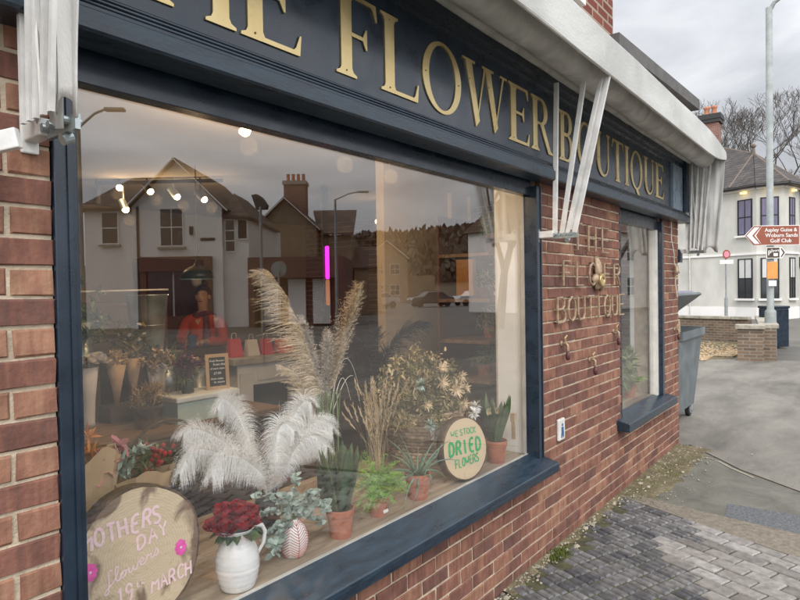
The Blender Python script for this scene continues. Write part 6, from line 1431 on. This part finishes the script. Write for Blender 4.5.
# potted flowers at the left, dark shelves behind
sh = thing('shop_shelf', 'dark shelf unit with glass rails at the left end of the shop', 'shelf', (1.9, 3.6, 0))
for z in (1.0, 1.32, 1.62): b = MB(); b.box(1.5, 3.0, 3.4, 3.9, z, z+.03); b.build('shelf_board', M['darkwood'], sh)
for x in (1.5, 2.97): b = MB(); b.box(x, x+.03, 3.4, 3.9, 0, 1.65); b.build('upright', M['darkwood'], sh)
b = MB(); b.tube([(1.5, 3.38, 1.74), (3.0, 3.38, 1.76)], .008, 6); b.tube([(1.5, 3.38, 1.52), (2.4, 3.38, 1.5)], .008, 6); b.build('rail', M['whitemetal'], sh)
for i, (x, z, fm, lab) in enumerate(((1.7, 1.35, 'dryleaf', 'dark leafy plant on the left shelf, nearest the window post'), (2.0, 1.35, 'rose', 'red flowering plant in the middle of the left shelf'), (2.35, 1.35, 'greenstem', 'green leafy plant on the left shelf beside the bucket'), (1.8, 1.65, 'dryleaf', 'bushy dark plant on top of the left shelf'), (2.2, 1.65, 'aloe', 'grey green plant on top of the left shelf'))):
    o = thing('potted_plant', lab, 'plant', (x, 3.6, z+.03), 'plants on the shop shelves'); pot(o, x, 3.6, z, .07, .12); sprigs(o, (x, 3.6, z+.2), 26, .06, M[fm], 100+i, .07, .025, 'leaves', 1)
# fireplace surround used as a counter, with bags on it
o = thing('fireplace_surround', 'white painted fireplace surround with a dark opening', 'fireplace', (3.8, 2.8, 0))
Ff = frame(3.38, 2.92, -.17)
b = MB(Ff); b.box(-.06, .90, -.08, .35, 1.06, 1.12); b.build('mantel_shelf', M['coping'], o, bevel=.006)
b = MB(Ff); b.box(0, .16, -.03, .32, 0, 1.06); b.box(.66, .84, -.03, .32, 0, 1.06); b.box(.16, .66, -.02, .32, .86, 1.06); b.build('surround', M['white_in'], o, bevel=.004)
b = MB(Ff); b.box(.02, .14, -.045, -.03, .1, .98); b.box(.68, .82, -.045, -.03, .1, .98); b.box(.2, .62, -.035, -.02, .9, 1.02); b.build('panel_moulding', M['white_in'], o)
b = MB(Ff); b.box(.16, .66, .2, .3, 0, .86); b.build('hearth_back', M['black'], o)
for i, (x, w, h, m, lab) in enumerate(((-.02, .13, .17, 'red', 'red paper bag, leftmost on the fireplace mantel'), (.16, .12, .15, 'paper_w', 'pale striped paper bag on the fireplace mantel'), (.31, .12, .15, 'red', 'red paper bag in the middle of the fireplace mantel'), (.48, .20, .14, 'orange', 'orange box on the fireplace mantel behind the pampas plumes'))):
    bo = thing('gift_bag', lab, 'bag', Ff @ Vector((x, .1, 1.12)), 'bags on the mantel'); b = MB(Ff); z = 1.122; b.add([(x, .05, z), (x+w, .05, z), (x+w, .17, z), (x, .17, z), (x+.01, .09, z+h), (x+w-.01, .09, z+h), (x+w-.01, .13, z+h), (x+.01, .13, z+h)], [(3, 2, 1, 0), (0, 1, 5, 4), (1, 2, 6, 5), (2, 3, 7, 6), (3, 0, 4, 7)]); b.build('bag', M[m], bo)
    b = MB(Ff); b.tube([(x+w*.3, .11, z+h), (x+w*.35, .11, z+h+.05), (x+w*.65, .11, z+h+.05), (x+w*.7, .11, z+h)], .003, 4); b.build('handle', M['paper_w'], bo)
# shelving behind the brick pier, seen at the right of the window
sh = thing('shop_shelf', 'narrow shelf unit with baskets and plants at the right of the shop', 'shelf', (4.3, .9, 0))
for z in (.82, 1.0, 1.30, 1.62, 1.97): b = MB(); b.box(3.95, 4.75, .60, 1.05, z, z+.025); b.build('shelf_board', M['midwood'], sh)
b = MB(); b.box(3.95, 4.75, 1.05, 1.07, 0, 2.3); b.build('back_panel', M['poster'], sh)
b = MB(); b.obox((4.02, .62, 1.97), (4.22, .62, 1.78), .02, .02); b.obox((4.2, .62, 1.62), (4.35, .62, 1.80), .02, .02); b.build('bracket', M['black'], sh)
for i, (x, z, fm, lab) in enumerate(((4.18, 1.645, 'dryleaf', 'dark leafy plant on the upper shelf right of the window'), (4.35, 1.645, 'greenstem', 'green plant on the upper shelf beside the dark one'), (4.2, 1.025, 'greenstem', 'green plant on the low shelf behind the snake plant'), (4.38, 1.025, 'fern', 'bushy green plant on the low shelf near the white reveal'), (4.3, 1.325, 'dryleaf', 'dried brown plant on the middle shelf right of the window'))):
    o = thing('potted_plant', lab, 'plant', (x, .8, z), 'plants on the shop shelves'); pot(o, x, .8, z, .055, .09); sprigs(o, (x, .8, z+.14), 20, .045, M[fm], 130+i, .06, .02, 'leaves', 1)
o = thing('hanging_planter', 'dark purple pot of greenery on the topmost shelf right of the window', 'planter', (4.32, .75, 2.0)); pot(o, 4.30, .74, 1.996, .10, .16, m=M['burgundy']); sprigs(o, (4.28, .74, 2.22), 26, .06, M['aloe'], 150, .09, .015, 'leaves', 1)
b = MB(); b.box(4.05, 4.17, .61, .615, 1.67, 1.70); tag(b.build('shelf_label', M['signwhite'], None), 'white label on the shelf edge right of the window', 'label')
b = MB(); b.box(3.97, 4.02, .75, .9, 1.67, 1.95); tag(b.build('amber_panel', M['amber'], None), 'amber panel beside the shelf unit', 'panel')
# plant behind the small window
o = thing('potted_plant', 'bushy green plant in a terracotta pot behind the small window', 'plant', (5.45, .22, .64)); pot(o, 5.98, .22, .637, .085, .15); sprigs(o, (5.80, .20, .93), 60, .10, M['greenstem'], 160, .10, .028, 'leaves', .5)
b = MB(); b.lathe([(.04, 0), (.05, .12), (.04, .12), (0, .1)], (5.28, .2, .637), 16); tag(b.build('vase', M['galv'], None, smooth=True), 'small grey vase behind the small window', 'vase')

# ================================================================== lamps in the shop
def spot(x, y, z, aim, e, label, body='darktrim'):
    o = thing('spotlight', label, 'lamp', (x, y, z), 'ceiling spotlights in the shop'); d = Vector(aim).normalized()
    b = MB(); p = Vector((x, y, z)); b.tube([p-d*.10, p], [.032, .036], 14); b.tube([p-d*.05, p-d*.05+Vector((0, 0, 2.76-z+.02))], .008, 6); b.build('lamp_head', M[body], o)
    b = MB(); b.ball(p+d*.004, .030, n=12, m=8); b.build('bulb', M['warm'], o)
    ld = bpy.data.lights.new('spot', 'POINT'); ld.energy = e; ld.color = (1, .68, .36); ld.shadow_soft_size = .05; lo_ = bpy.data.objects.new('spot', ld); C.objects.link(lo_); lo_.location = p+d*.12
for i, (x, y, z, aim, lab, bd) in enumerate(((2.77, 3.76, 2.70, (-.4, -.6, -.7), 'lit ceiling spotlight at the far left of the track', 'darktrim'), (2.94, 3.54, 2.66, (.2, -.7, -.7), 'second lit spotlight along the track from the left', 'darktrim'), (3.09, 3.35, 2.61, (.3, -.6, -.8), 'lit grey spotlight in the middle of the track', 'galv'), (3.24, 3.15, 2.58, (.3, -.7, -.7), 'lit dark spotlight at the right end of the track', 'darktrim'),
      (2.80, 3.72, 2.50, (.1, -.5, -.9), 'lowest lit spotlight under the left end of the track', 'galv'), (2.16, 1.14, 2.64, (-.1, -.5, -.8), 'bright lit ceiling spotlight nearest the window glass', 'trim'), (2.65, .83, 2.60, (0, -.1, -1), 'small recessed ceiling light above the display', 'trim'), (3.3, 1.0, 2.64, (0, -.1, -1), 'small recessed ceiling light above the dried flowers', 'trim'), (5.37, 2.87, 2.52, (-.5, -.6, -.5), 'distant lit spotlight over the partition', 'galv'))):
    spot(x, y, z, aim, (1.2, 1.2, 1.2, 1.2, 1.2, 20, 9, 1.5, 2)[i], lab, bd)
b = MB(); b.obox((2.64, 3.95, 2.745), (3.34, 3.0, 2.745), .03, .03); tag(b.build('lighting_track', M['black'], None), 'black lighting track on the shop ceiling', 'track')
o = thing('spotlight', 'unlit black spotlight hanging at the left end of the shop', 'lamp', (2.62, 3.9, 2.6), 'ceiling spotlights in the shop'); b = MB(); b.tube([(2.64, 3.92, 2.55), (2.64, 3.92, 2.69)], .035, 12); b.tube([(2.64, 3.92, 2.69), (2.64, 3.92, 2.78)], .008, 6); b.build('lamp_head', M['black'], o)
o = thing('pendant_lamp', 'dark teal dome pendant lamp hanging over the person', 'lamp', (2.9, 2.76, 1.85))
b = MB(); b.lathe([(.012, .16), (.02, .14), (.03, .115), (.09, .09), (.13, .045), (.145, 0), (.14, 0), (.12, .04), (.02, .1)], (2.9, 2.76, 1.84), 28); b.build('shade', M['lampmetal'], o, smooth=True); b = MB(); b.tube([(2.9, 2.76, 1.99), (2.9, 2.76, 2.78)], .004, 6); b.build('cable', M['black'], o)
b = MB(); b.ball((2.9, 2.76, 1.875), .03); b.build('bulb', M['warm'], o)
ld = bpy.data.lights.new('pendant', 'POINT'); ld.energy = 6; ld.color = (1, .7, .4); ld.shadow_soft_size = .04; lo_ = bpy.data.objects.new('pendant', ld); C.objects.link(lo_); lo_.location = (2.9, 2.76, 1.82)
o = thing('neon_tube', 'vertical magenta neon tube with its orange reflection glowing below at the back of the shop', 'neon light', (4.28, 2.62, 1.4))
b = MB(); b.tube([(4.27, 2.61, 1.84), (4.27, 2.61, 2.17)], .02, 10); b.build('magenta_tube', M['magenta'], o, bevel=.012); b = MB(); b.tube([(4.27, 2.61, 1.58), (4.27, 2.61, 1.835)], .02, 10); b.build('orange_reflection', M['orangeglow'], o, bevel=.012); b = MB(); b.box(4.24, 4.32, 2.635, 2.66, 0, 2.78); b.build('post', M['black'], o)  # the orange reflection below the magenta tube is built as a glowing piece
b = MB(); b.box(4.34, 4.95, 2.66, 2.72, 0, 2.15); tag(b.build('display_screen', M['burgundy'], None), 'burgundy panel standing right of the neon tube', 'panel')
b = MB(); b.box(3.3, 4.8, 3.9, 4.3, 0, 1.12); tag(b.build('shop_counter', M['darkwood'], None), 'dark shop counter in front of the person', 'counter')

# ================================================================== the person behind the counter
def skin_mesh(name, verts, edges, radii, m, parent, lev=2):
    me = bpy.data.meshes.new(name); off = parent.location if parent else Vector((0, 0, 0)); me.from_pydata([tuple(Vector(v)-off) for v in verts], edges, [])
    o = bpy.data.objects.new(name, me); C.objects.link(o); o.parent = parent; o.modifiers.new('skin', 'SKIN')
    for i, r in enumerate(radii): me.skin_vertices[0].data[i].radius = (r, r) if not isinstance(r, tuple) else r
    me.skin_vertices[0].data[0].use_root = True
    s_ = o.modifiers.new('sub', 'SUBSURF'); s_.levels = lev; s_.render_levels = lev; me.materials.append(m)
    dg = bpy.context.evaluated_depsgraph_get(); m2 = bpy.data.meshes.new_from_object(o.evaluated_get(dg)); o.modifiers.clear(); o.data = m2
    if not m2.materials: m2.materials.append(m)
    for p_ in m2.polygons: p_.use_smooth = True
    return o
px, py = 4.06, 4.42
pe = thing('person', 'person in an orange red jacket and dark striped scarf standing behind the counter', 'person', (px, py, 0))
fx = Vector((-.78, -.62, 0)); rx_ = Vector((.62, -.78, 0))      # faces the window; rx_ = towards camera right
def B(a, f_, z): return Vector((px, py, 0))+rx_*a+fx*f_+Vector((0, 0, z))
V_ = [B(0, 0, .93), B(0, 0, 1.10), B(0, .0, 1.28), B(0, 0, 1.43), B(0, .01, 1.51), B(0, .02, 1.58), B(0, .02, 1.68), B(0, .01, 1.76)]
R_ = [(.14, .10), (.13, .10), (.15, .11), (.10, .08), .05, (.06, .07), (.072, .09), (.055, .07)]
E_2 = [(0, 1), (1, 2), (2, 3), (3, 4), (4, 5), (5, 6), (6, 7)]
def chain(start, pts, rad):
    k = start
    for p_, r in zip(pts, rad): V_.append(p_); R_.append(r); E_2.append((k, len(V_)-1)); k = len(V_)-1
    return k
for s_ in (-1, 1):
    chain(0, [B(s_*.10, 0, .86), B(s_*.11, .01, .50), B(s_*.11, -.02, .12), B(s_*.11, .0, .05), B(s_*.12, .14, .03)], [.09, .06, .04, .04, .03])
    h = chain(3, [B(s_*.17, 0, 1.41), B(s_*.24, .05, 1.16), B(s_*.10, .27, 1.18), B(s_*.08, .31, 1.18)], [.06, .045, .03, .026])
    for q in range(5):
        o_ = s_*(.075-.016*q) if q else s_*.10
        chain(h, [B(o_, .345 if q else .33, 1.185), B(o_*.9, .375+(.01 if q in (2, 3) else 0) if q else .345, 1.17), B(o_*.85, .385 if q else .36, 1.15)], [.010, .0085, .007])
skin_mesh('body', V_, E_2, R_, M['skin'], pe)
jv = [B(0, 0, .90), B(0, 0, 1.10), B(0, 0, 1.28), B(0, 0, 1.42), B(0, .0, 1.49)]; jr = [(.17, .13), (.16, .125), (.18, .135), (.12, .1), .07]; je = [(0, 1), (1, 2), (2, 3), (3, 4)]
for s_ in (-1, 1):
    b0 = len(jv); jv += [B(s_*.19, 0, 1.40), B(s_*.255, .05, 1.16), B(s_*.115, .25, 1.18)]; jr += [.078, .065, .05]; je += [(3, b0), (b0, b0+1), (b0+1, b0+2)]
skin_mesh('jacket', jv, je, jr, M['jacket'], pe)
b = MB(); n = 20; b.tube([B(.09*math.cos(2*PI*i/n), .02+.075*math.sin(2*PI*i/n), 1.475+.012*math.sin(4*PI*i/n)) for i in range(n+1)], .032, 8); b.tube([B(.06, .10, 1.45), B(.08, .15, 1.25), B(.07, .16, 1.02)], [.035, .045, .04], 8); b.build('scarf', M['purple'], pe, smooth=True)
b = MB(); hc = B(0, -.015, 1.705)
for i in range(9):
    for k in range(16):
        pass
b.ball((hc.x, hc.y, hc.z+.01), .088, .088, .105, 18, 12, .03); b.v = [tuple(v) for v in b.v]
nv = []
for v in b.v:
    q = Vector(v)-hc; fr_ = q.dot(fx)
    if fr_ > .02 and q.z < .055: q = q-fx*(fr_-.02)*1.25
    nv.append(tuple(hc+q))
b.v = nv; b.build('hair', M['hair'], pe, smooth=True)
b = MB(); b.ball(B(0, -.06, 1.83), .04); b.build('hair_bun', M['hair'], pe, smooth=True)
for s_ in (-1, 1):
    b = MB(); e = B(s_*.03, .095, 1.69); b.ball(e, .010, .010, .008, 8, 6); b.build('eye', M['signwhite'], pe); b = MB(); b.ball(e+fx*.007, .005); b.build('iris', M['black'], pe)
    b = MB(); b.tube([B(s_*.018, .098, 1.712), B(s_*.045, .090, 1.712)], .0035, 5); b.build('eyebrow', M['hair'], pe); b = MB(); b.ball(B(s_*.075, .01, 1.675), .012, .018, .028); b.build('ear', M['skin'], pe, smooth=True)
b = MB(); b.add([B(-.012, .10, 1.652), B(.012, .10, 1.652), B(0, .125, 1.655), B(0, .095, 1.70)], [(0, 1, 2), (0, 2, 3), (1, 3, 2)]); b.build('nose', M['skin'], pe, smooth=True)
b = MB(); b.tube([B(-.022, .094, 1.628), B(0, .102, 1.625), B(.022, .094, 1.628)], .005, 6); b.build('mouth', M['rose'], pe)
for s_ in (-1, 1): b = MB(); b.tube([B(.11*s_, 0, .95), B(.11*s_, 0, .5), B(.11*s_, 0, .06)], [.10, .075, .06], 12); b.build('trouser_leg', M['trouser'], pe, smooth=True)
b = MB(); b.lathe([(.03, -.1), (.055, .06), (.05, .06), (0, 0)], B(.0, .40, 1.2), 14); tag(b.build('held_bouquet', M['blue'], None), 'wrapped bunch held up in both hands by the person in the orange jacket', 'bouquet')
